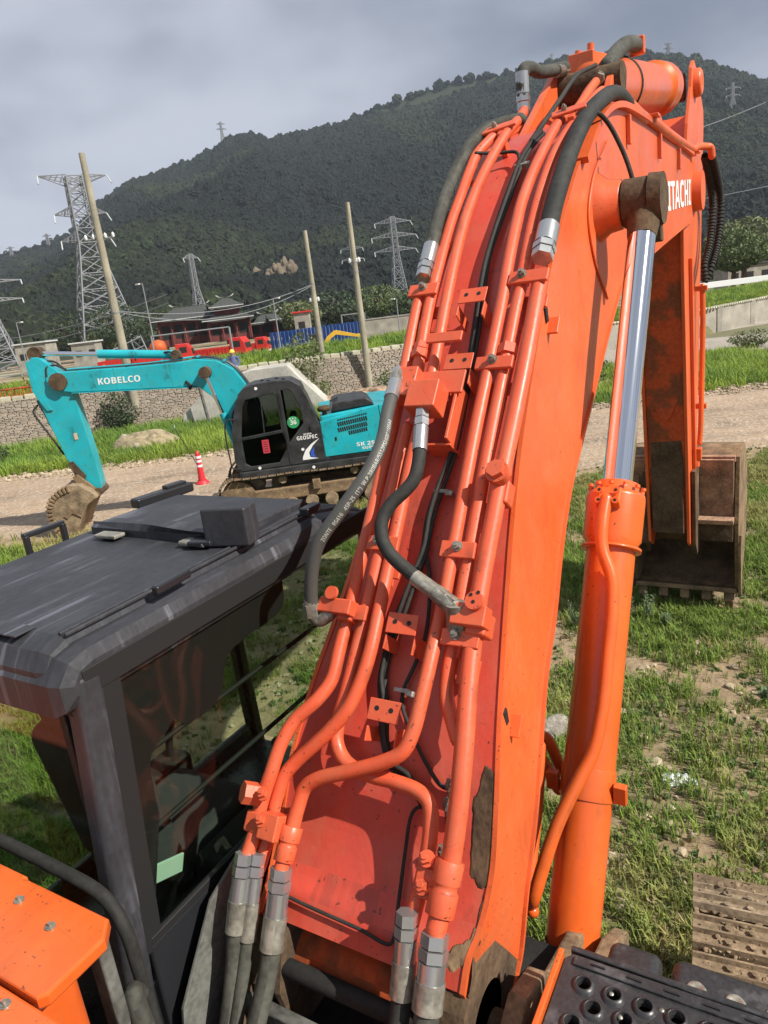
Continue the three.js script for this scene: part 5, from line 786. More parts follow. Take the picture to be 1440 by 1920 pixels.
  { const a = L(5.06, 3.60, 0), b = L(2.36, 3.25, 0), d = b.clone().sub(a).normalize(), at = (t) => a.clone().add(d.clone().multiplyScalar(t)); const c = put(TX, 'arm_cylinder', cyl(at(1.16), at(2.62), .085, .085, 22), M.teal); put(c, 'piston_rod', cyl(at(.05), at(1.2), .045, .045, 16), M.chrome); put(c, 'end_eye', grain(cyl(at(2.66).add(L(0, 0, -.13)), at(2.66).add(L(0, 0, .13)), .09, .09, 18), .006, 30), M.mudDark); put(c, 'rod_eye', grain(cyl(a.clone().add(L(0, 0, -.16)), a.clone().add(L(0, 0, .16)), .13, .13, 20), .02, 16), M.mudDark); }
  // stick, link and bucket
  const sp = [[5.20, 3.46], [5.12, 3.54], [4.99, 3.53], [4.72, 3.26], [4.52, 2.98], [4.50, 2.80], [4.385, 1.51], [4.365, .90], [4.40, .78], [4.52, .76], [4.62, .98], [4.92, 1.5], [5.10, 2.3], [5.22, 2.86]];
  const sk = put(TX, 'stick', prismZ(sp, -.17, .17, .012), M.teal);
  put(sk, 'pivot_boss', grain(cyl(L(4.70, 3.03, -.29), L(4.70, 3.03, .29), .17, .17, 24), .01, 14), M.mudDark);
  for (const z of [-.19, .19]) put(sk, 'edge_plate', prismZ([[5.24, 3.44], [5.20, 3.5], [5.02, 2.62], [4.95, 2.5], [5.06, 2.5], [5.24, 2.9]], z - .012, z + .012, .003), M.teal);
  put(sk, 'label_plate', boxAt(L(4.64, 1.93, -.176), .07, .13, .006, .002), mat([.6, .45, .3], .6));
  { const a = L(5.22, 2.72, 0), b = L(4.84, 1.35, 0), d = b.clone().sub(a).normalize(), at = (t) => a.clone().add(d.clone().multiplyScalar(t)); const c = put(sk, 'bucket_cylinder', cyl(at(0), at(1.0), .065, .065, 18), M.blueGrey); put(c, 'piston_rod', cyl(at(1.0), at(1.4), .04, .04, 14), M.chrome); put(c, 'hose_loop', tube([L(5.24, 2.62, -.12), L(5.34, 2.52, -.14), L(5.32, 2.42, -.14), L(5.12, 1.95, -.12), L(4.98, 1.6, -.1)], .02, 30, 8), M.rubber); }
  for (const z of [-.22, .22]) put(sk, 'link_arm', grain(prismZ([[4.90, 1.42], [4.80, 1.45], [4.60, 1.12], [4.66, 1.04], [4.80, 1.10]], z - .02, z + .02, .005), .004, 20), M.mudDark);
  const bk = [[4.42, .70], [4.50, .84], [4.70, 1.0], [4.88, 1.02], [5.10, .96], [5.30, .82], [5.41, .62], [5.43, .42], [5.38, .22], [5.29, .03], [5.24, -.02], [4.96, .03], [4.82, .25], [4.62, .58], [4.5, .66]];
  const bu = put(TX, 'bucket', grain(prismZ(bk, -.52, .52, .01), .008, 8), M.mudWarm);
  const ribs = [], crv = new THREE.CatmullRomCurve3(bk.slice(3, 10).map(([x, y]) => L(x, y, 0)), false, 'centripetal');
  for (let k = 0; k < 15; k++) { const p = crv.getPointAt((k + .5) / 15), q = crv.getTangentAt((k + .5) / 15), g = boxAt(L(0, 0, 0), .045, .13, .05, .008); g.rotateZ(Math.atan2(q.y, q.x)); const n = L(-q.y, q.x, 0); if (n.dot(L(4.95, .5, 0).sub(p)) > 0) n.negate(); p.add(n.multiplyScalar(-.05)); for (const z of [-.53, .53]) { const h = g.clone(); h.translate(p.x, p.y, z); ribs.push(h); } }
  put(bu, 'wear_ribs', grain(merge(ribs), .004, 30), M.mud);
  for (const z of [-.535, .535]) put(bu, 'side_gusset', grain(prismZ([[4.78, .36], [4.95, .60], [5.12, .42], [5.05, .36], [4.94, .46]], z - .012, z + .012, .004), .004, 20), M.mud);
  for (let k = 0; k < 5; k++) put(bu, 'tooth', grain(prismZ([[4.92, .10], [5.06, .06], [5.02, -.10], [4.98, -.11]], -.5 + k * .225, -.40 + k * .225, .006), .003, 30), M.mud);
  put(bu, 'pin_boss', grain(cyl(L(4.45, .76, -.28), L(4.45, .76, .28), .085, .085, 18), .006, 30), M.mudDark);
  for (const z of [-.25, .25]) put(bu, 'hinge_ear', grain(prismZ([[4.38, .72], [4.45, .68], [4.8, .95], [4.86, 1.14], [4.76, 1.18], [4.5, .9]], z - .03, z + .03, .008), .005, 20), M.mud);
}

// ---------------------------------------------------------------- walls
const along = (u0, u1, step) => { const a = []; for (let u = u0; u < u1 - 1e-6; u += step) a.push(u); a.push(u1); return a; };
function wallGeo(us, y0, yT, d0, d1) {       // solid strip following the wall line
  const gs = []; for (let i = 0; i < us.length - 1; i++) { const A = [us[i], wallV(us[i])], B = [us[i + 1], wallV(us[i + 1])], P4 = [C(A[0], 0, A[1] - d0), C(B[0], 0, B[1] - d0), C(B[0], 0, B[1] + d1), C(A[0], 0, A[1] + d1)]; gs.push(slab(P4.map(p => [p.x, -p.z]), y0, yT(us[i]), 0)); } return merge(gs);
}
{
  const us = along(-44, 9.2, 2.66), pos = C(-5, 0, wallV(-5));
  const w = thing('stone_wall', 'long low stone retaining wall with pale block coping across the dirt road', 'wall', pos);
  const core = put(w, 'wall_core', wallGeo(us, -.3, () => 1.70, .10, .28), M.wallStone);
  rnd = mulberry(81);
  const sg = boxUV(rbox(1, 1, 1, .12)), st2 = []; for (let row = 0; row < 27; row++) for (let u = -30 + rr(0, .3); u < 9; ) { const l = rr(.10, .38), um = u + l / 2, v = wallV(um), dv = (wallV(um + .2) - wallV(um - .2)) / .4; st2.push([um, row * .0645 + rr(-.01, .01), v, l, dv]); u += l + .012; }
  const im = new THREE.InstancedMesh(sg, mat([1, 1, 1], .95, 0, { map: T.mud }), st2.length), q = new THREE.Quaternion(), c = new THREE.Color();
  st2.forEach(([u, y, v, l, dv], i) => { const p = C(u, y + .05, v - .16 - (1.72 - y) * .32 + rr(-.02, .015)).sub(pos); q.setFromAxisAngle(UP, YAW - Math.atan(dv) * -1 + rr(-.05, .05)); im.setMatrixAt(i, M4.compose(p, q, new THREE.Vector3(l, rr(.050, .068), .22))); const k = rr(.84, 1.1), h = rnd(); c.setRGB(.52 * k, lerp(.45, .48, h) * k, lerp(.39, .43, h) * k); im.setColorAt(i, c); });
  im.name = 'stone_courses'; im.userData.kind = 'stuff'; shadow(im); w.add(im);
  const cg = [0, 1, 2].map(k => boxUV(grain(rbox(.42, .21, .46, .05), .02, 6, k * 7)));
  for (let u = -20, i = 0; u < 9; u += .455, i++) { const dv = (wallV(u + .2) - wallV(u - .2)) / .4; put(w, 'coping_stone', cg[i % 3], i % 4 ? M.coping : M.coping2, { pos: C(u, 1.82 + (h3(i, 3, 5) - .5) * .03, wallV(u) + .06), rot: [0, YAW + Math.atan(dv) + (h3(i, 1, 2) - .5) * .12, 0] }); }
}
{
  const us = along(10.5, 60, 3.3), pos = C(22, 0, wallV(22)), w = thing('plaster_wall', 'pale plastered boundary wall with tile coping beyond the orange bucket', 'wall', pos);
  put(w, 'wall_panel', wallGeo(us, -.3, () => 1.36, .10, .22), M.plaster);
  for (let i = 1; i < us.length - 1; i++) { const u = us[i]; put(w, 'pilaster', boxAt(C(u, .62, wallV(u) - .12), .4, 1.56, .12, .02, 0, YAW + .4), M.concrete); }
  rnd = mulberry(83); const ts = []; for (let u = 10.5; u < 42; u += .22) ts.push(boxAt(C(u, 1.42 + rr(-.015, .015), wallV(u) + .05), .19, .10, .42, .03, 0, YAW + Math.atan((wallV(u + .2) - wallV(u - .2)) / .4))); put(w, 'coping_tiles', merge(ts), M.coping, { kind: 'stuff' });
}
{ // sloping concrete abutment in front of the wall, with a leaning post
  const v = 28.6, q = C(-4.3, 0, v), poly = [[-7.6, -.2], [-7.4, .45], [-6.2, 1.5], [-4.5, 1.88], [-3.1, 1.9], [-1.5, .0], [-1.45, -.2]];
  const sh = new THREE.Shape(poly.map(([u, y]) => new THREE.Vector2(u + 4.3, y))), g = new THREE.ExtrudeGeometry(sh, { depth: 1.6, bevelEnabled: true, bevelSize: .03, bevelThickness: .03, bevelSegments: 2 }); g.translate(0, 0, -1.6); g.rotateY(YAW); g.translate(q.x, q.y, q.z);
  single('concrete_abutment', 'white sloping concrete block between the stone wall and the teal excavator', 'abutment', g, mat([.66, .65, .62], .9, 0, { map: T.concrete }), q);
  const a = C(-6.35, -.05, 28.1), b = C(-6.5, 1.62, 28.1); single('leaning_post', 'dark grey post leaning on the white concrete block', 'post', cyl(a, b, .07, .06, 12), M.greyPanel, a);
}

// ---------------------------------------------------------------- poles, pylons and wires
function pole(label, base, h, r0, r1, extras) {
  const o = thing('utility_pole', label, 'utility pole', base, 'concrete utility poles'); put(o, 'shaft', cyl(base.clone().add(V(0, -.3, 0)), base.clone().add(V(0, h, 0)), r0, r1, 20), M.poleC);
  for (const y of extras.bands || []) put(o, 'band', cyl(base.clone().add(V(0, y, 0)), base.clone().add(V(0, y + .05, 0)), lerp(r0, r1, y / h) + .012, lerp(r0, r1, y / h) + .012, 20), M.galv);
  for (const [y, s] of extras.arms || []) { const A = C(-s, 0, 0).add(base), B = C(s, 0, 0).add(base); A.y = B.y = base.y + y; const ar = put(o, 'crossarm', cyl(A, B, .035, .035, 8), M.galv); for (const t of [0, .28, .72, 1]) { const p = A.clone().lerp(B, t); put(ar, 'insulator', lathe(p, p.clone().add(V(0, .22, 0)), [[0, .03], [.3, .075], [.45, .04], [.6, .07], [.8, .035], [1, 0]], 12), M.white); } }
  return o;
}
pole('tallest thick concrete pole rising behind the teal boom', C(-10.0, 0, 32.0 - 1.0), 10.75, .20, .115, { bands: [3.2, 4.7], arms: [[7.6, .55]] });
pole('concrete pole standing behind the wall coping, left of two in the middle', C(-2.0, 1.65, 34.6), 5.7, .15, .09, { bands: [3.4], arms: [[2.6, .18]] });
pole('concrete pole in front of the stone wall, right of two in the middle', C(.05, 0, 33.0 - .7), 8.0, .16, .095, { bands: [5.2, 5.6], arms: [[5.6, .2]] });
const paleGlass = mat([.5, .53, .53], .4);
function bars(list, r) { return merge(list.map(([a, b]) => cyl(a, b, r, r, 4, true))); }
function pylon(label, pos, h, wb, wt, n, arms, r, turn = 0, dense = true) {
  const o = localThing('transmission_tower', label, 'pylon', pos, turn, 'lattice transmission towers'), L = (x, y, z) => new THREE.Vector3(x, y, z), legs = [], br = [];
  const wAt = (t) => t < .62 ? lerp(wb, wt * 1.25, t / .62) : lerp(wt * 1.25, wt, (t - .62) / .38), cor = (t, i) => { const w = wAt(t) / 2; return L([-1, 1, 1, -1][i] * w, t * h, [-1, -1, 1, 1][i] * w); };
  let t0 = 0; for (let k = 0; k < n; k++) { const t1 = 1 - Math.pow(1 - (k + 1) / n, 1.35); for (let i = 0; i < 4; i++) { const j = (i + 1) % 4; legs.push([cor(t0, i), cor(t1, i)]); br.push([cor(t0, i), cor(t1, j)], [cor(t0, j), cor(t1, i)], [cor(t1, i), cor(t1, j)]); if (dense) br.push([cor(t0, i).lerp(cor(t0, j), .5), cor(t1, i).lerp(cor(t0, i), .5)]); } t0 = t1; }
  const lat = put(o, 'lattice', bars(legs, r * 1.5), M.galv); put(lat, 'bracing', bars(br, r * .8), M.galv);
  for (const [t, s, up] of arms) for (const e of [-1, 1]) {
    const y = t * h, w = wAt(t) / 2, tip = L(e * s, y + up, 0), l = []; for (const z of [-w, w]) { l.push([L(e * w, y, z), tip], [L(e * w, y + h * .045, z), tip]); for (let k = 1; k < 5; k++) l.push([L(e * w, y, z).lerp(tip, k / 5), L(e * w, y + h * .045, z).lerp(tip, (k - .5) / 5)]); } l.push([L(e * w, y, -w), L(e * w, y, w)]);
    const a = put(o, 'crossarm', bars(l, r * .8), M.galv); put(a, 'insulator', cyl(tip, tip.clone().add(L(e * h * .01, -h * .05, h * .05)), r * 1.0, r * 1.0, 8), paleGlass);
  }
  return o;
}
pylon('big lattice pylon left of the tallest concrete pole', C(-51, 0, 150), 34.0, 12.0, 2.8, 13, [[.66, 4.6, .2], [.80, 4.8, .2], [.96, 6.2, 1.6]], .12, YAW + .5);
pylon('pylon cut off by the left edge of the picture', C(-73.5, -1, 150), 18.5, 8.5, 2.4, 9, [[.78, 7, .2], [.97, 7.5, .2]], .13, YAW + .3);
pylon('slender pylon rising behind the temple roofs', C(-42.3, 0, 200), 22.5, 5, 1.0, 10, [[.95, 2, .2]], .11, YAW + .6, false);
pylon('faint pylon at the foot of the hill right of the middle poles', C(14.2, 0, 250), 31, 6, 1.5, 10, [[.66, 7, .2], [.8, 7.5, .2], [.94, 6, .2]], .13, YAW + .2, false);
pylon('faint pylon behind the right-hand middle pole', C(0, 4, 352), 31, 6, 1.4, 9, [[.7, 5, .2], [.85, 5, .2]], .14, YAW, false);
pylon('tiny pylon on the ridge above the left slope', C(-142, hillH(-142, 985) - 2, 985), 34, 8, 1.6, 9, [[.75, 7, .4], [.92, 6, .4]], .28, YAW + .4, false);
pylon('pylon on the skyline at the far left of the hill', C(-362, hillH(-362, 930) - 2, 930), 24, 8, 2, 8, [[.7, 7, .3], [.9, 6, .3]], .26, YAW, false);
pylon('second faint pylon on the skyline at the far left edge', C(-428, hillH(-428, 975) - 2, 975), 20, 7, 2, 7, [[.7, 7, .3], [.9, 6, .3]], .26, YAW, false);
pylon('pylon on the summit above the end of the arm cylinder', C(421, hillH(421, 1000) - 2, 1000), 29, 6, 2.2, 8, [[.6, 7, .3], [.78, 7.5, .3], [.95, 6, .3]], .26, YAW, false);
pylon('faint pylon on the dark slope at the right', C(352, hillH(352, 700) - 3, 700), 30, 7, 1.6, 8, [[.65, 6, .3], [.85, 6, .3]], .2, YAW, false);
pylon('small mast on the crest left of the boom top', C(274, hillH(274, 995) - 2, 995), 12, 4, 1, 5, [[.9, 4, .2]], .24, YAW, false);
function wire(label, a, b, sag, r) { const p = []; for (let i = 0; i <= 16; i++) { const t = i / 16, q = a.clone().lerp(b, t); q.y -= sag * 4 * t * (1 - t); p.push(q); } single('power_line', label, 'wire', tube(p, r, 48, 6, false), M.galv, a, 'overhead wires'); }
wire('upper wire sagging from the tallest pole to the left middle pole', C(-9.8, 4.75, 31), C(-1.9, 5.05, 34.6), .55, .016);
wire('lower wire sagging from the tallest pole to the left middle pole', C(-9.8, 4.70, 31), C(-2.0, 4.98, 34.5), .80, .016);
wire('upper pale wire in front of the dark slope at the far left', C(-75, 6.2, 148), C(-30, 9.5, 120), 1.2, .06);
wire('lower pale wire in front of the dark slope at the far left', C(-75, 4.6, 148), C(-30, 8.2, 120), 1.2, .06);
wire('dark wire crossing the sky at the right edge', C(60, 24.6, 110), C(36, 19.9, 105), .6, .045);
wire('dark wire crossing the right slope below the lettering height', C(58, 13.0, 100), C(36, 12.3, 105), .3, .05);

// ---------------------------------------------------------------- planting
function leaves(n, rx, ry, rz, size, seed, lump = .35, flat = 0) {
  const r = mulberry(seed), pos = [], gap = seed * 3.7; let tries = 0;
  while (pos.length < n * 18 && tries++ < n * 12) {
    const a = r() * 6.283, z = r() * 2 - 1, k = Math.pow(r(), .45), q = Math.sqrt(1 - z * z); let x = q * Math.cos(a), y = z, w = q * Math.sin(a);
    const f = fbm(x * 1.7 + gap, y * 1.7, w * 1.7, 3); if (f < .40) continue; const m = k * (1 - lump + lump * 2 * f);
    const c = new THREE.Vector3(x * rx * m, (y * .5 + .5) * ry * 2 * Math.min(1, m + .15) * .5 + (y < 0 ? 0 : y * ry * (m - .5) * .5), w * rz * m), u = new THREE.Vector3(r() - .5, (r() - .5) * (1 - flat), r() - .5).normalize(), v = new THREE.Vector3(r() - .5, r() - .2, r() - .5).cross(u).normalize(), s = size * (.6 + r() * .8);
    const A = c.clone().addScaledVector(u, -s), D = c.clone().addScaledVector(u, s), B = c.clone().addScaledVector(v, s * .45), E = c.clone().addScaledVector(v, -s * .45);
    pos.push(A.x, A.y, A.z, B.x, B.y, B.z, D.x, D.y, D.z, A.x, A.y, A.z, D.x, D.y, D.z, E.x, E.y, E.z);
  }
  const g = new THREE.BufferGeometry(); g.setAttribute('position', new THREE.BufferAttribute(new Float32Array(pos), 3)); g.computeVertexNormals(); return g;
}
const leafM = (r, g, b) => { const m = mat([r, g, b], .7, 0, { transmission: .25, thickness: 0 }); m.side = THREE.DoubleSide; return m; };
const LM = [leafM(.065, .10, .03), leafM(.10, .145, .035), leafM(.13, .155, .05), leafM(.045, .075, .028)];
function bush(label, pos, rx, ry, rz, n, size, m, seed, name = 'shrub') {
  const o = thing(name, label, name === 'shrub' ? 'shrub' : 'tree', pos, name === 'shrub' ? 'shrubs by the wall' : 'trees beyond the wall'); const g = leaves(n, rx, ry, rz, size, seed); g.translate(pos.x, pos.y + ry * (name === 'shrub' ? .05 : .55), pos.z); put(o, name === 'shrub' ? 'foliage' : 'crown', g, m);
  const st3 = []; const r = mulberry(seed + 5); if (name === 'shrub') for (let i = 0; i < 5; i++) st3.push(cyl(pos.clone(), pos.clone().add(new THREE.Vector3((r() - .5) * rx, ry * (.6 + r() * .4), (r() - .5) * rz)), .025, .008, 6)); else { st3.push(cyl(pos.clone().add(V(0, -.3, 0)), pos.clone().add(V(.1, ry * 1.1, 0)), rx * .09, rx * .045, 9)); for (let i = 0; i < 6; i++) { const y = ry * (.55 + r() * .5); st3.push(cyl(pos.clone().add(V(.05, y, 0)), pos.clone().add(new THREE.Vector3((r() - .5) * rx * 1.5, y + ry * (.3 + r() * .5), (r() - .5) * rz * 1.5)), rx * .035, rx * .012, 6)); } }
  put(o, name === 'shrub' ? 'stems' : 'trunk', merge(st3), M.bark); return o;
}
bush('dark bushy shrub around the foot of the tallest pole', C(-10.5, 0, 30.2), .85, 1.25, .7, 1500, .075, LM[3], 1);
bush('tall pale green shrub behind the teal excavator cab', C(-2.5, -.1, 30.6), 1.05, 2.5, .8, 2600, .075, LM[2], 2);
bush('low shrub at the foot of the right middle pole', C(.9, 0, 31.7), .75, .75, .5, 900, .06, LM[1], 3);
bush('small dark bush in the grass at the far left', C(-13.2, 0, 24.6), .8, .6, .6, 900, .06, LM[0], 4);
bush('bush beside the lower boom across the road', C(7.9, 0, 26.0), .7, .9, .6, 1000, .06, LM[0], 5);
bush('dry grassy bush near the foot of the plaster wall', C(17.2, 0, 32.4), .9, .6, .7, 900, .07, LM[2], 6);
bush('yellowish clipped shrub behind the rusty railing', C(-15.6, 1.6, 34.5), .6, .9, .5, 800, .06, leafM(.28, .20, .05), 7);
bush('round green tree beyond the plaster wall at the right', C(40.6, 1.0, 80), 3.4, 3.4, 3.0, 4200, .22, LM[1], 11, 'tree');
bush('pale tree behind the round green one at the right edge', C(48, 1.0, 92), 4.2, 4.4, 3.6, 3600, .25, LM[2], 12, 'tree');
bush('dark tree beside the stick beyond the plaster wall', C(35.5, .6, 94), 3.6, 3.4, 3, 3600, .24, LM[0], 13, 'tree');
rnd = mulberry(91);
const TL = ['dark tree behind the temple', 'tree left of the temple roofs', 'tree between the pylon and the tallest pole', 'low tree right of the temple', 'bushy tree behind the blue hoarding', 'tree above the white boundary wall', 'tree just left of the boom at the hill foot', 'dark tree behind the far white house', 'tree at the foot of the big pylon', 'pale tree beside the small pavilion'];
[[-27, 150, 5.5], [-37, 140, 5], [-44, 135, 6], [-13, 128, 4.4], [-4, 120, 4.8], [3, 125, 5], [9, 118, 4.2], [-58, 150, 6], [-50, 142, 3.6], [-9, 112, 3.4]].forEach(([u, v, s], i) => bush(TL[i], C(u, 0, v), s * rr(.8, 1.1), s * rr(.75, 1.0), s * .8, 2200, .3, LM[[3, 0, 3, 0, 3, 1, 0, 3, 2, 2][i]], 20 + i, 'tree'));

// ---------------------------------------------------------------- temple and yard beyond the bank
function sweptRoof(w, d, h, lift, th = .25) {
  const N = 36, K = 22, f = (x, z) => { const ax = Math.abs(x) / (w / 2), az = Math.abs(z) / (d / 2), r = clamp(Math.max((Math.abs(x) - (w / 2 - d / 2)) / (d / 2), az)); return h * Math.pow(1 - r, 1.3) + lift * Math.pow(ax, 5) * Math.pow(az, 3); };
  const pos = [], idx = []; for (const s of [0, 1]) for (let j = 0; j <= K; j++) for (let i = 0; i <= N; i++) { const x = (i / N - .5) * w, z = (j / K - .5) * d; pos.push(x, f(x, z) - s * th, z); }
  const o = (N + 1) * (K + 1), id = (i, j, s) => s * o + j * (N + 1) + i; for (let j = 0; j < K; j++) for (let i = 0; i < N; i++) { idx.push(id(i, j, 0), id(i, j + 1, 0), id(i + 1, j, 0), id(i + 1, j, 0), id(i, j + 1, 0), id(i + 1, j + 1, 0), id(i, j, 1), id(i + 1, j, 1), id(i, j + 1, 1), id(i + 1, j, 1), id(i + 1, j + 1, 1), id(i, j + 1, 1)); }
  for (let i = 0; i < N; i++) for (const [j, e] of [[0, 0], [K, 1]]) { const q = [id(i, j, 0), id(i + 1, j, 0), id(i + 1, j, 1), id(i, j, 1)]; idx.push(q[0], q[1], q[2], q[0], q[2], q[3]); }
  for (let j = 0; j < K; j++) for (const i of [0, N]) { const q = [id(i, j, 0), id(i, j + 1, 0), id(i, j + 1, 1), id(i, j, 1)]; idx.push(q[0], q[1], q[2], q[0], q[2], q[3]); }
  const g = new THREE.BufferGeometry(); g.setAttribute('position', new THREE.BufferAttribute(new Float32Array(pos), 3)); g.setIndex(idx); g.computeVertexNormals(); return g;
}
const LL = (x, y, z) => new THREE.Vector3(x, y, z);
const roofTile = mat([.085, .095, .095], .7, 0, { map: T.mud }), redWall = mat([.20, .050, .045], .85, 0, { map: T.concrete }), paleTrim = mat([.55, .56, .54], .7);
function hall(label, u, v, w, d, wallH, roofH, y, ry, tiers = 1) {
  const o = localThing('temple_hall', label, 'temple', C(u, y, v), YAW + ry, 'temple buildings'); put(o, 'wall', boxAt(LL(0, wallH / 2, 0), w, wallH, d, .05), redWall);
  const n = Math.max(3, Math.round(w / 2.2)); for (let i = 0; i <= n; i++) put(o, 'column', cyl(LL(-w / 2 + w * i / n, 0, d / 2 + .5), LL(-w / 2 + w * i / n, wallH, d / 2 + .5), .16, .15, 10), redWall); for (let i = 0; i < n; i++) put(o, 'window', boxAt(LL(-w / 2 + w * (i + .5) / n, wallH * .55, d / 2 + .03), w / n * .6, wallH * .5, .06, .01), M.dark);
  let yy = wallH; for (let t = 0; t < tiers; t++) { const k = 1 - t * .32, g = sweptRoof((w + 2.6) * k, (d + 2.8) * k, roofH, .9); g.translate(0, yy, 0); const r = put(o, 'roof', g, roofTile); const rl = Math.max((w - d) * k * .5 + .4, 1); put(r, 'ridge', tubeRect([LL(-rl - .4, yy + roofH + .5, 0), LL(-rl, yy + roofH + .2, 0), LL(0, yy + roofH + .1, 0), LL(rl, yy + roofH + .2, 0), LL(rl + .4, yy + roofH + .5, 0)], .22, .3), paleTrim); put(r, 'eave_trim', boxAt(LL(0, yy + .02, (d + 2.8) * k / 2), (w + 1.6) * k, .12, .08, .02), paleTrim); if (t < tiers - 1) { put(o, 'upper_wall', boxAt(LL(0, yy + roofH * .6 + .6, 0), w * .6, 1.6, d * .6, .03), redWall); yy += roofH * .62 + 1.1; } }
  return o;
}
hall('long red temple hall with dark tiled roof behind the red trucks', -28.2, 126, 10.5, 5.5, 4.2, 2.0, 1.3, .1, 1);
hall('two-tier red temple pavilion at the right end of the long hall', -21.4, 122, 6.6, 5, 3.3, 1.4, 1.3, .15, 2);
hall('low temple building in shadow right of the two-tier pavilion', -15.2, 124, 6.5, 4.5, 2.4, 1.3, 1.0, .0, 1);
hall('small temple pavilion with pale ridge behind the blue hoarding', -11.0, 118, 5, 4, 2.8, 1.3, .8, .1, 1);
function house(label, u, v, w, h, d, m, rm, ry = 0) { const o = localThing('house', label, 'house', C(u, 0, v), YAW + ry, 'far houses'); put(o, 'wall', boxAt(LL(0, h / 2, 0), w, h, d, .04), m); put(o, 'roof', boxAt(LL(0, h + .12, 0), w + .5, .22, d + .5, .04), rm); for (let i = 0; i < Math.round(w / 2); i++) put(o, 'window', boxAt(LL(-w / 2 + 1 + i * 2, h * .6, d / 2 + .01), .9, .9, .06, .01), M.dark); return o; }
house('flat white house at the far left behind the teal stick', -49, 112, 4.6, 4.4, 4, M.plaster, paleTrim); house('low white house behind the foot of the big pylon', -41.5, 112, 3.6, 3.6, 3, M.plaster, paleTrim);
house('small house with a red roof above the hoarding', -8.2, 106, 2.2, 4.1, 2.4, M.concrete, M.red); house('pale house among trees at the right edge', 52, 100, 6, 3.2, 4, M.plaster, roofTile);
single('blue_hoarding', 'blue metal hoarding panels behind the yellow excavator', 'hoarding', (() => { const gs = []; for (let i = 0; i < 26; i++) { const t = i / 26, g = boxAt(C(lerp(-10, .6, t), 1.15, lerp(82, 88, t)), .42, 2.3, .08, .01, 0, YAW - .5); gs.push(g); } return merge(gs); })(), mat([.04, .13, .42], .6, 0, { map: T.paint }), C(-5, 0, 85));
single('boundary_wall', 'long low white boundary wall left of the orange boom', 'wall', merge([boxAt(C(6, 1.1, 92), 12, 2.3, .25, .02, 0, YAW + .02), boxAt(C(6, 2.3, 92), 12.2, .15, .4, .02, 0, YAW + .02)]), M.plaster, C(6, 0, 92));
single('boundary_wall', 'low white wall below the trees at the right edge', 'wall', boxAt(C(37, 1.9, 72), 14, .55, .25, .02, 0, YAW + .12), M.white, C(37, 1.6, 72));
function truck(label, u, v, ry, m, cabH = 2.4, bed = 4.2, y = 0, s = 1) {
  const o = localThing('truck', label, 'truck', C(u, y, v), YAW + ry, 'trucks parked in the yard'); o.scale.setScalar(s);
  const c = put(o, 'cab', prismZ([[0, .45], [0, cabH], [1.2, cabH], [1.55, cabH - .55], [1.65, 1.25], [1.65, .45]], -1.05, 1.05, .05), m); put(c, 'windscreen', prismZ([[1.24, cabH - .12], [1.57, cabH - .62], [1.665, 1.35], [1.675, 1.35], [1.59, cabH - .62], [1.27, cabH - .12]], -.9, .9, 0), M.dark); put(c, 'side_window', boxAt(LL(.75, cabH - .62, 1.052), .75, .6, .02, .01), M.dark); put(c, 'bumper', boxAt(LL(1.68, .55, 0), .12, .25, 2.0, .03), M.white);
  const b = put(o, 'load_bed', merge([boxAt(LL(-bed / 2 - .15, 1.0, 0), bed, .16, 2.1, .03), boxAt(LL(-bed / 2 - .15, 1.35, 1.02), bed, .6, .06, .02), boxAt(LL(-bed / 2 - .15, 1.35, -1.02), bed, .6, .06, .02), boxAt(LL(-bed - .12, 1.35, 0), .06, .6, 2.1, .02)]), m); for (let i = 0; i < 9; i++) put(b, 'side_rib', boxAt(LL(-.4 - i * (bed - .5) / 8, 1.35, 1.06), .06, .6, .05, .01), m);
  for (const x of [1.0, -bed * .55, -bed * .85]) for (const z of [-.9, .9]) { const w = put(o, 'wheel', cyl(LL(x, .48, z - .15), LL(x, .48, z + .15), .48, .48, 18), M.rubber); put(w, 'rim', cyl(LL(x, .48, z - .16), LL(x, .48, z + .16), .22, .22, 12), M.galv); }
}
truck('red flatbed truck parked in front of the temple', -13.2, 75, -.15, M.red, 2.45, 3.6, -.05); truck('red truck cab right of the red flatbed', -11.6, 81, -.1, M.red, 2.4, 2.4, .1, .8);
truck('red truck with loaded bed left of the red flatbed', -17.6, 70, .1, M.red, 2.5, 4, .25, .9); truck('red truck half hidden by the tallest pole', -22.4, 72, .0, M.red, 2.2, 4, .4, .8);
truck('red truck behind the tip of the teal boom', -22.6, 55, .2, M.red, 2.3, 3.2, -.1, .8); truck('dark red truck seen under the teal arm cylinder', -19.8, 55, -.1, mat([.22, .05, .05], .6), 2.1, 3, -.2, .75); truck('grey truck seen under the teal arm cylinder', -17.6, 54, .1, M.greyPanel, 2.1, 3, -.4, .75);
single('mixer_drum', 'orange drum standing left of the red trucks', 'drum', lathe(C(-20.4, 2.2, 71), C(-18.9, 2.5, 71), [[0, 0], [0, .35], [.3, .72], [.7, .75], [1, .45], [1, 0]], 20), mat([.62, .12, .02], .6, 0, { map: T.paint }), C(-19.7, 1.6, 71));
single('yellow_barrel', 'yellow bin seen between the teal boom and arm cylinder', 'bin', lathe(C(-19.1, 0.5, 54), C(-19.1, 1.95, 54), [[0, 0], [0, .28], [.6, .3], [.75, .3], [.8, .2], [1, .12], [1, 0]], 14), M.yellow, C(-19.1, .5, 54));
single('red_barrel', 'bright red bin seen between the teal boom and arm cylinder', 'bin', lathe(C(-17.6, .5, 52), C(-17.6, 1.85, 52), [[0, 0], [0, .28], [.7, .3], [.8, .2], [1, .14], [1, 0]], 14), mat([.7, .02, .06], .5), C(-17.6, .5, 52));
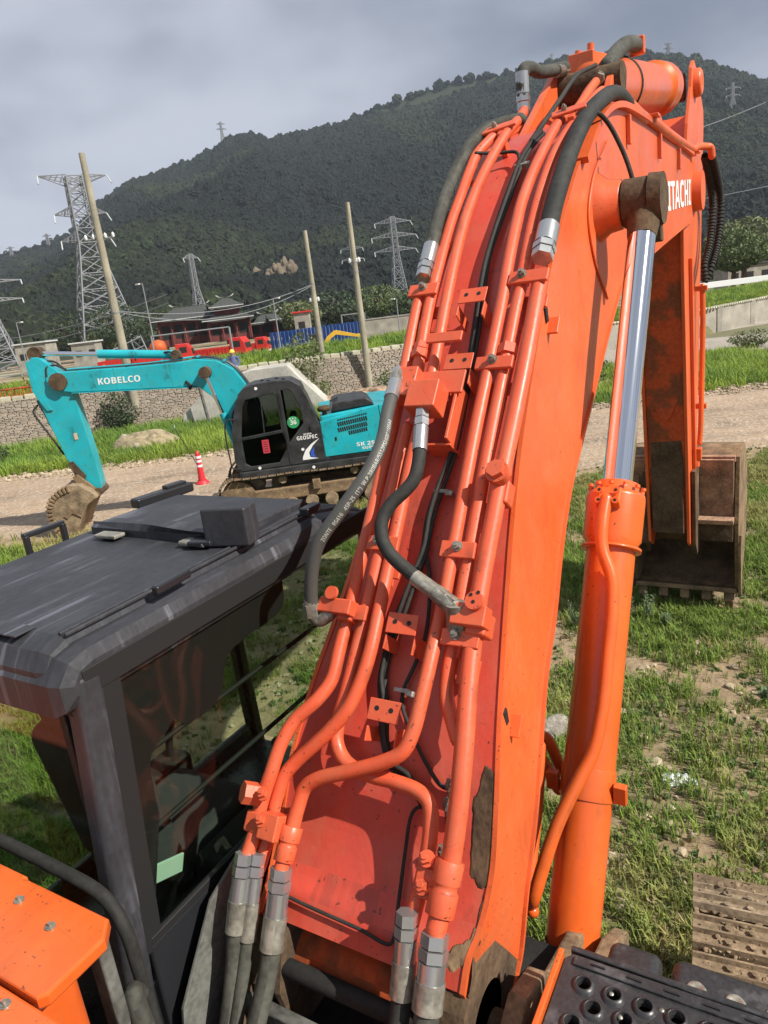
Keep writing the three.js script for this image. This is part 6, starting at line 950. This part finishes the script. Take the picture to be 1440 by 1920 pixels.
{ // small yellow excavator working behind the bank
  const o = localThing('yellow_excavator', 'small yellow excavator behind the grassy bank by the blue hoarding', 'excavator', C(-4.2, -.35, 62), YAW + .1);
  const b = put(o, 'body', boxAt(LL(-.3, 1.15, 0), 2.2, .9, 1.8, .1), M.yellow); put(b, 'cab', boxAt(LL(.25, 2.0, .4), .9, .95, .8, .1), M.dark);
  put(o, 'boom', prismZ([[.6, 1.2], [1.2, 2.1], [1.9, 2.55], [2.1, 2.55], [3.9, 2.0], [4.0, 1.75], [2.0, 2.2], [1.5, 1.9], [.9, 1.1]], -.15, .15, .02), M.yellow); put(o, 'stick', prismZ([[3.8, 2.1], [4.1, 2.0], [4.6, .8], [4.4, .75]], -.12, .12, .02), M.yellow);
  for (const z of [-.7, .7]) put(o, 'track', boxAt(LL(0, .35, z), 2.8, .6, .45, .25), M.dark); put(o, 'bucket', prismZ([[4.3, .85], [4.7, .8], [4.8, .4], [4.4, .3], [4.15, .55]], -.35, .35, .03), M.dark);
}
function lamp(label, u, v, y0, h, arm) { const p = C(u, y0, v), o = thing('lamp_post', label, 'lamp post', p, 'lamp posts in the yard'); put(o, 'post', cyl(p, p.clone().add(V(0, h, 0)), .09, .05, 8), M.galv); const q = p.clone().add(V(0, h, 0)), e = C(arm, 0, 0).add(q); put(o, 'lamp_head', boxAt(e, .5, .12, .25, .03), M.white); put(o, 'arm', cyl(q, e, .04, .04, 6), M.galv); }
lamp('lamp post right behind the tallest pole', -22.4, 80, .5, 8.4, -.5); lamp('thin lamp post between the temple and the left middle pole', -9.0, 80, .3, 5.5, .5); lamp('lamp post above the white house at the far left', -41, 90, .5, 6.4, .6); lamp('lamp post just left of the orange boom', 4.4, 86, .3, 4.0, -.4);
{ const gf = (label, u0, u1, v, h) => { const p = C(u0, 0, v), o = thing('pipe_gantry', label, 'gantry', p, 'pipe gantries'); for (const u of [u0, u1]) put(o, 'leg', cyl(C(u, 0, v), C(u, h, v), .09, .09, 8), M.galv); put(o, 'beam', cyl(C(u0, h, v), C(u1, h, v), .07, .07, 8), M.galv); }; gf('long pipe gantry in front of the temple', -19.5, -12.2, 69, 3.5); gf('pipe gantry right of the middle poles', -2.4, .6, 96, 3.15); }
{ // rusty railing on the bank at the left edge
  const o = thing('rusty_railing', 'rusty brown railing of upright bars at the left edge', 'railing', C(-17.5, 1.62, 31)); const v0 = 29.6; put(o, 'rail', cyl(C(-22, 2.28, v0 - 1), C(-13.6, 2.20, v0 + 1.1), .035, .035, 8), M.rust); put(o, 'rail', boxAt(C(-17.8, 1.88, v0), 8.4, .12, .10, .01, 0, YAW + .24), M.rust);
  for (let i = 0; i < 60; i++) { const t = i / 59; put(o, 'bar', railBar(), M.rust, { pos: C(lerp(-22, -13.6, t), 2.06, lerp(v0 - 1, v0 + 1.1, t)) }); }
}
function railBar() { return railBar.g || (railBar.g = boxUV(rbox(.035, .42, .035, .006))); }

// ---------------------------------------------------------------- roadside odds and ends
{ // delineator post
  const p = C(-4.42, groundH(-4.42, 17.57), 17.57), o = thing('delineator_post', 'red and white plastic delineator post standing on the dirt road', 'traffic post', p); const q = (y) => p.clone().add(V(0, y, 0));
  put(o, 'base', lathe(q(-.01), q(.08), [[0, .17], [.5, .16], [1, .11]], 20), mat([.62, .03, .04], .5)); put(o, 'post', lathe(q(.07), q(.72), [[0, .095], [.5, .07], [1, .06], [1, 0]], 18), mat([.65, .03, .04], .45)); for (const y of [.42, .54, .64]) put(o, 'white_band', cyl(q(y), q(y + .055), .074, .072, 18), M.white);
  put(o, 'top_cap', lathe(q(.72), q(.82), [[0, .05], [.5, .055], [.6, .03], [1, .03], [1, 0]], 14), mat([.65, .03, .04], .45));
  const w = C(-4.5, groundH(-4.5, 17.6), 17.6), d = C(-4.95, 1.44, 17.9); const s = thing('whip_antenna', 'thin dark rod with a small flag leaning beside the delineator post', 'rod', w); put(s, 'rod', tube([q(.35), q(.35).lerp(d, .5), d], .010, 16, 6), M.black); put(s, 'flag', boxAt(d.clone().add(V(0, -.03, 0)), .07, .14, .02, .006), mat([.35, .5, .25], .7));
}
{ // stone mound in the grass
  const p = C(-7.75, 0, 24.3), o = thing('rubble_mound', 'grassy mound of pale rubble in the bright green verge', 'mound', p); let g = new THREE.SphereGeometry(1, 40, 20); g.scale(1.2, .62, .8); g.rotateY(YAW); g.translate(p.x, p.y, p.z); put(o, 'earth', grain(g, .12, 2.2), mat([.42, .36, .24], .97, 0, { map: T.mud, bumpMap: T.lump, bumpScale: .03 }));
  rnd = mulberry(101); for (let i = 0; i < 16; i++) { const a = rr(2.6, 5.4), s = rr(.08, .22), q = p.clone().add(new THREE.Vector3(Math.cos(a) * rr(.7, 1.2), rr(.05, .4), Math.sin(a + YAW) * .0 + rr(-.3, .8))); const k = new THREE.IcosahedronGeometry(s, 2); k.translate(q.x, q.y, q.z); put(o, 'stone', grain(k, s * .3, 6 / s * .3, i), mat([.55, .5, .42], .95, 0, { map: T.mud })); }
}
function rock(label, pos, s, m, seed, sq = .7) { const g = new THREE.IcosahedronGeometry(s, 4); g.scale(1.25, sq, .95); g.rotateY(seed); g.translate(pos.x, pos.y + s * .15, pos.z); single('rock', label, 'rock', grain(g, s * .28, 1.7 / s, seed), m, pos, 'rocks on the ground'); }
const rockM = mat([.42, .40, .36], .95, 0, { map: T.mud, bumpMap: T.lump, bumpScale: .02 }), rockP = mat([.58, .50, .38], .95, 0, { map: T.mud, bumpMap: T.lump, bumpScale: .02 });
const G = (x, f) => { const u = x * cA + f * sA, v = -x * sA + f * cA; return V(x, groundH(u, v), f); };
rock('grey boulder half hidden between boom and boom cylinder', G(-1.78, 5.25), .15, rockM, 1, .8); rock('pale rock beside the boom foot near the cylinder', G(-1.6, 5.9), .16, rockP, 2); rock('second pale rock beyond the boom foot', G(-1.75, 6.4), .12, rockP, 3); rock('flat pale stone left of the white litter', G(-.92, 5.1), .06, rockP, 4); rock('cream stone in the grass below the litter', G(-.72, 4.6), .05, rockP, 5); rock('pale stone near the top of the track', G(-.85, 3.6), .055, rockP, 6); rock('pale stone at the right edge past the litter', G(.1, 6.3), .09, rockP, 7);
for (const [i, [u, v, s]] of [[-.2, 30.4, .5], [.5, 30.0, .6], [-.9, 29.8, .45], [1.1, 30.7, .4], [-1.6, 30.0, .38]].entries()) rock(['largest tan boulder in the heap behind the teal hood', 'tan boulder at the right of the heap behind the teal hood', 'tan boulder at the left of the heap behind the teal hood', 'small tan boulder at the right end of the heap', 'small tan boulder at the left end of the heap'][i], C(u, .1, v), s, mat([.50, .36, .26], .95, 0, { map: T.mud }), 20 + i, .6);
{ // crumpled white litter
  const p = G(-.72, 4.98); let g = new THREE.PlaneGeometry(.26, .17, 40, 30); g.rotateX(-Math.PI / 2); const q = g.attributes.position; for (let i = 0; i < q.count; i++) { const x = q.getX(i), z = q.getZ(i), r = Math.hypot(x / .13, z / .085); q.setXYZ(i, x * (1 - .15 * fbm(x * 20, z * 20, 3)), .03 + (fbm(x * 16, z * 16, 1, 3) - .5) * .10 - .028 * r * r, z * (1 - .2 * fbm(x * 18, z * 18, 7))); } g.computeVertexNormals(); g.rotateY(.5); const g2 = g.clone(); g2.translate(0, -.006, 0); const m = merge([g, g2]); m.translate(p.x, p.y + .01, p.z); const wm = mat([.72, .74, .74], .55); wm.side = THREE.DoubleSide; single('plastic_litter', 'crumpled white plastic litter lying in the grass', 'litter', m, wm, p);
}
{ // uprooted branch at the right edge
  const p = C(19.0, 0, 32.2), o = thing('fallen_branch', 'pale fallen tree stump and branch lying in the grass at the right edge', 'branch', p); put(o, 'branch', tube([p.clone().add(V(0, .15, 0)), C(19.6, .45, 32.2), C(20.4, .85, 32.3), C(21.5, 1.1, 32.4)], .10, 24, 10), mat([.55, .48, .38], .9, 0, { map: T.mud })); rnd = mulberry(111); for (let i = 0; i < 7; i++) put(o, 'root', tube([p.clone().add(V(0, .15, 0)), p.clone().add(new THREE.Vector3(rr(-.5, .2), rr(-.1, .3), rr(-.4, .4))), p.clone().add(new THREE.Vector3(rr(-.9, .1), rr(-.15, .25), rr(-.6, .6)))], .035, 12, 6), M.bark);
}
{ // upright weeds near the bucket
  const mk = (label, x, f, h, seed) => { const p = G(x, f), o = thing('weed_plant', label, 'weed', p, 'weeds near the bucket'), r = mulberry(seed), pos = []; const st4 = []; for (let s = 0; s < 5; s++) { const a = r() * 6.28, l = h * (.6 + r() * .5), tip = p.clone().add(new THREE.Vector3(Math.cos(a) * l * .25, l, Math.sin(a) * l * .25)); st4.push(cyl(p.clone(), tip, .006, .003, 5)); for (let k = 0; k < 22; k++) { const t = .25 + .75 * k / 22, c = p.clone().lerp(tip, t), b = k * 2.4 + s, w = .07 * (1.1 - t * .7), d = new THREE.Vector3(Math.cos(b), .5, Math.sin(b)).multiplyScalar(w), sd = new THREE.Vector3(-Math.sin(b), 0, Math.cos(b)).multiplyScalar(w * .22), m = c.clone().addScaledVector(d, .5), e = c.clone().add(d); pos.push(c.x, c.y, c.z, m.x + sd.x, m.y + sd.y, m.z + sd.z, e.x, e.y, e.z, c.x, c.y, c.z, e.x, e.y, e.z, m.x - sd.x, m.y - sd.y, m.z - sd.z); } } put(o, 'stems', merge(st4), LM[2]); const g = new THREE.BufferGeometry(); g.setAttribute('position', new THREE.BufferAttribute(new Float32Array(pos), 3)); g.computeVertexNormals(); put(o, 'leaves', g, leafM(.16, .23, .10)); };
  mk('tall leafy weed in front of the orange bucket', -1.42, 7.6, .42, 5); mk('leafy weed left of the tall one by the bucket', -1.62, 7.5, .3, 6); mk('leafy weed by the boom behind the boom cylinder', -2.1, 7.2, .34, 7); mk('low leafy weed right of the tall one', -1.2, 7.5, .22, 8); mk('dark low weed in the dry patch right of the cylinder', -.2, 6.3, .16, 9);
}
{ // person seated on the wall
  const base = C(-5.75, 1.80, wallV(-5.75) + .02), J = (x, y, z) => LL(x, y, z), S = 46, mc = new MarchingCubes(S, M.fabric, false, false, 60000); mc.isolation = 0;
  const bones = [[J(0, .08, 0), J(0, .30, -.02), .15, .14], [J(0, .30, -.02), J(0, .50, -.03), .15, .12], [J(-.17, .50, -.03), J(.17, .50, -.03), .07, .07], [J(0, .5, -.03), J(0, .62, -.01), .055, .05], [J(0, .68, 0), J(0, .74, .01), .095, .10], [J(-.19, .5, -.03), J(-.27, .27, .02), .055, .045], [J(-.27, .27, .02), J(-.14, .14, .20), .045, .035], [J(.19, .5, -.03), J(.27, .27, .02), .055, .045], [J(.27, .27, .02), J(.14, .14, .20), .045, .035], [J(-.09, .08, 0), J(-.12, .10, .40), .085, .065], [J(-.12, .10, .40), J(-.12, -.30, .44), .06, .045], [J(-.12, -.30, .44), J(-.12, -.36, .54), .045, .04], [J(.09, .08, 0), J(.12, .10, .40), .085, .065], [J(.12, .10, .40), J(.12, -.30, .44), .06, .045], [J(.12, -.30, .44), J(.12, -.36, .54), .045, .04], [J(0, .69, .09), J(0, .67, .125), .02, .015]];
  const sc = .65, c0 = J(0, .2, .15), p = new THREE.Vector3(), e = new THREE.Vector3(), w = new THREE.Vector3(); for (let z = 0; z < S; z++) for (let y = 0; y < S; y++) for (let x = 0; x < S; x++) { p.set((x / S * 2 - 1) * sc, (y / S * 2 - 1) * sc, (z / S * 2 - 1) * sc).add(c0); let d = 9; for (const [a, b, r0, r1] of bones) { e.copy(b).sub(a); w.copy(p).sub(a); const t = clamp(w.dot(e) / e.lengthSq()), k = w.addScaledVector(e, -t).length() - lerp(r0, r1, t), h = clamp(.5 + .5 * (d - k) / .03); d = lerp(d, k, h) - .03 * h * (1 - h); } mc.field[x + y * S + z * S * S] = -d; }
  mc.update(); const n = mc.count, pos = new Float32Array(mc.positionArray.slice(0, n * 3)), col = new Float32Array(n * 3); for (let i = 0; i < n; i++) { pos[i * 3] = pos[i * 3] * sc + c0.x; pos[i * 3 + 1] = pos[i * 3 + 1] * sc + c0.y; pos[i * 3 + 2] = pos[i * 3 + 2] * sc + c0.z; const y = pos[i * 3 + 1], z = pos[i * 3 + 2], x = pos[i * 3]; const k = y > .58 ? [.42, .26, .18] : (y < .17 && (z > .1 || Math.abs(x) < .1)) ? [.30, .31, .36] : [.10, .12, .24]; col.set(k, i * 3); }
  let g = new THREE.BufferGeometry(); g.setAttribute('position', new THREE.BufferAttribute(pos, 3)); g.setAttribute('color', new THREE.BufferAttribute(col, 3)); g = mergeVertices(g, 1e-4); g.computeVertexNormals();
  const o = localThing('person', 'person in dark blue clothes and a yellow helmet sitting on the stone wall', 'person', base, YAW); const m = shadow(new THREE.Mesh(g, new THREE.MeshStandardMaterial({ vertexColors: true, roughness: .9 }))); m.name = 'body'; o.add(m); ORI.set(m, new THREE.Vector3());
  put(o, 'helmet', lathe(LL(0, .73, 0), LL(0, .87, 0), [[0, .135], [.08, .13], [.2, .112], [.6, .10], [.85, .06], [1, 0]], 22), mat([.75, .60, .06], .4));
}

renderer.render(scene, camera);
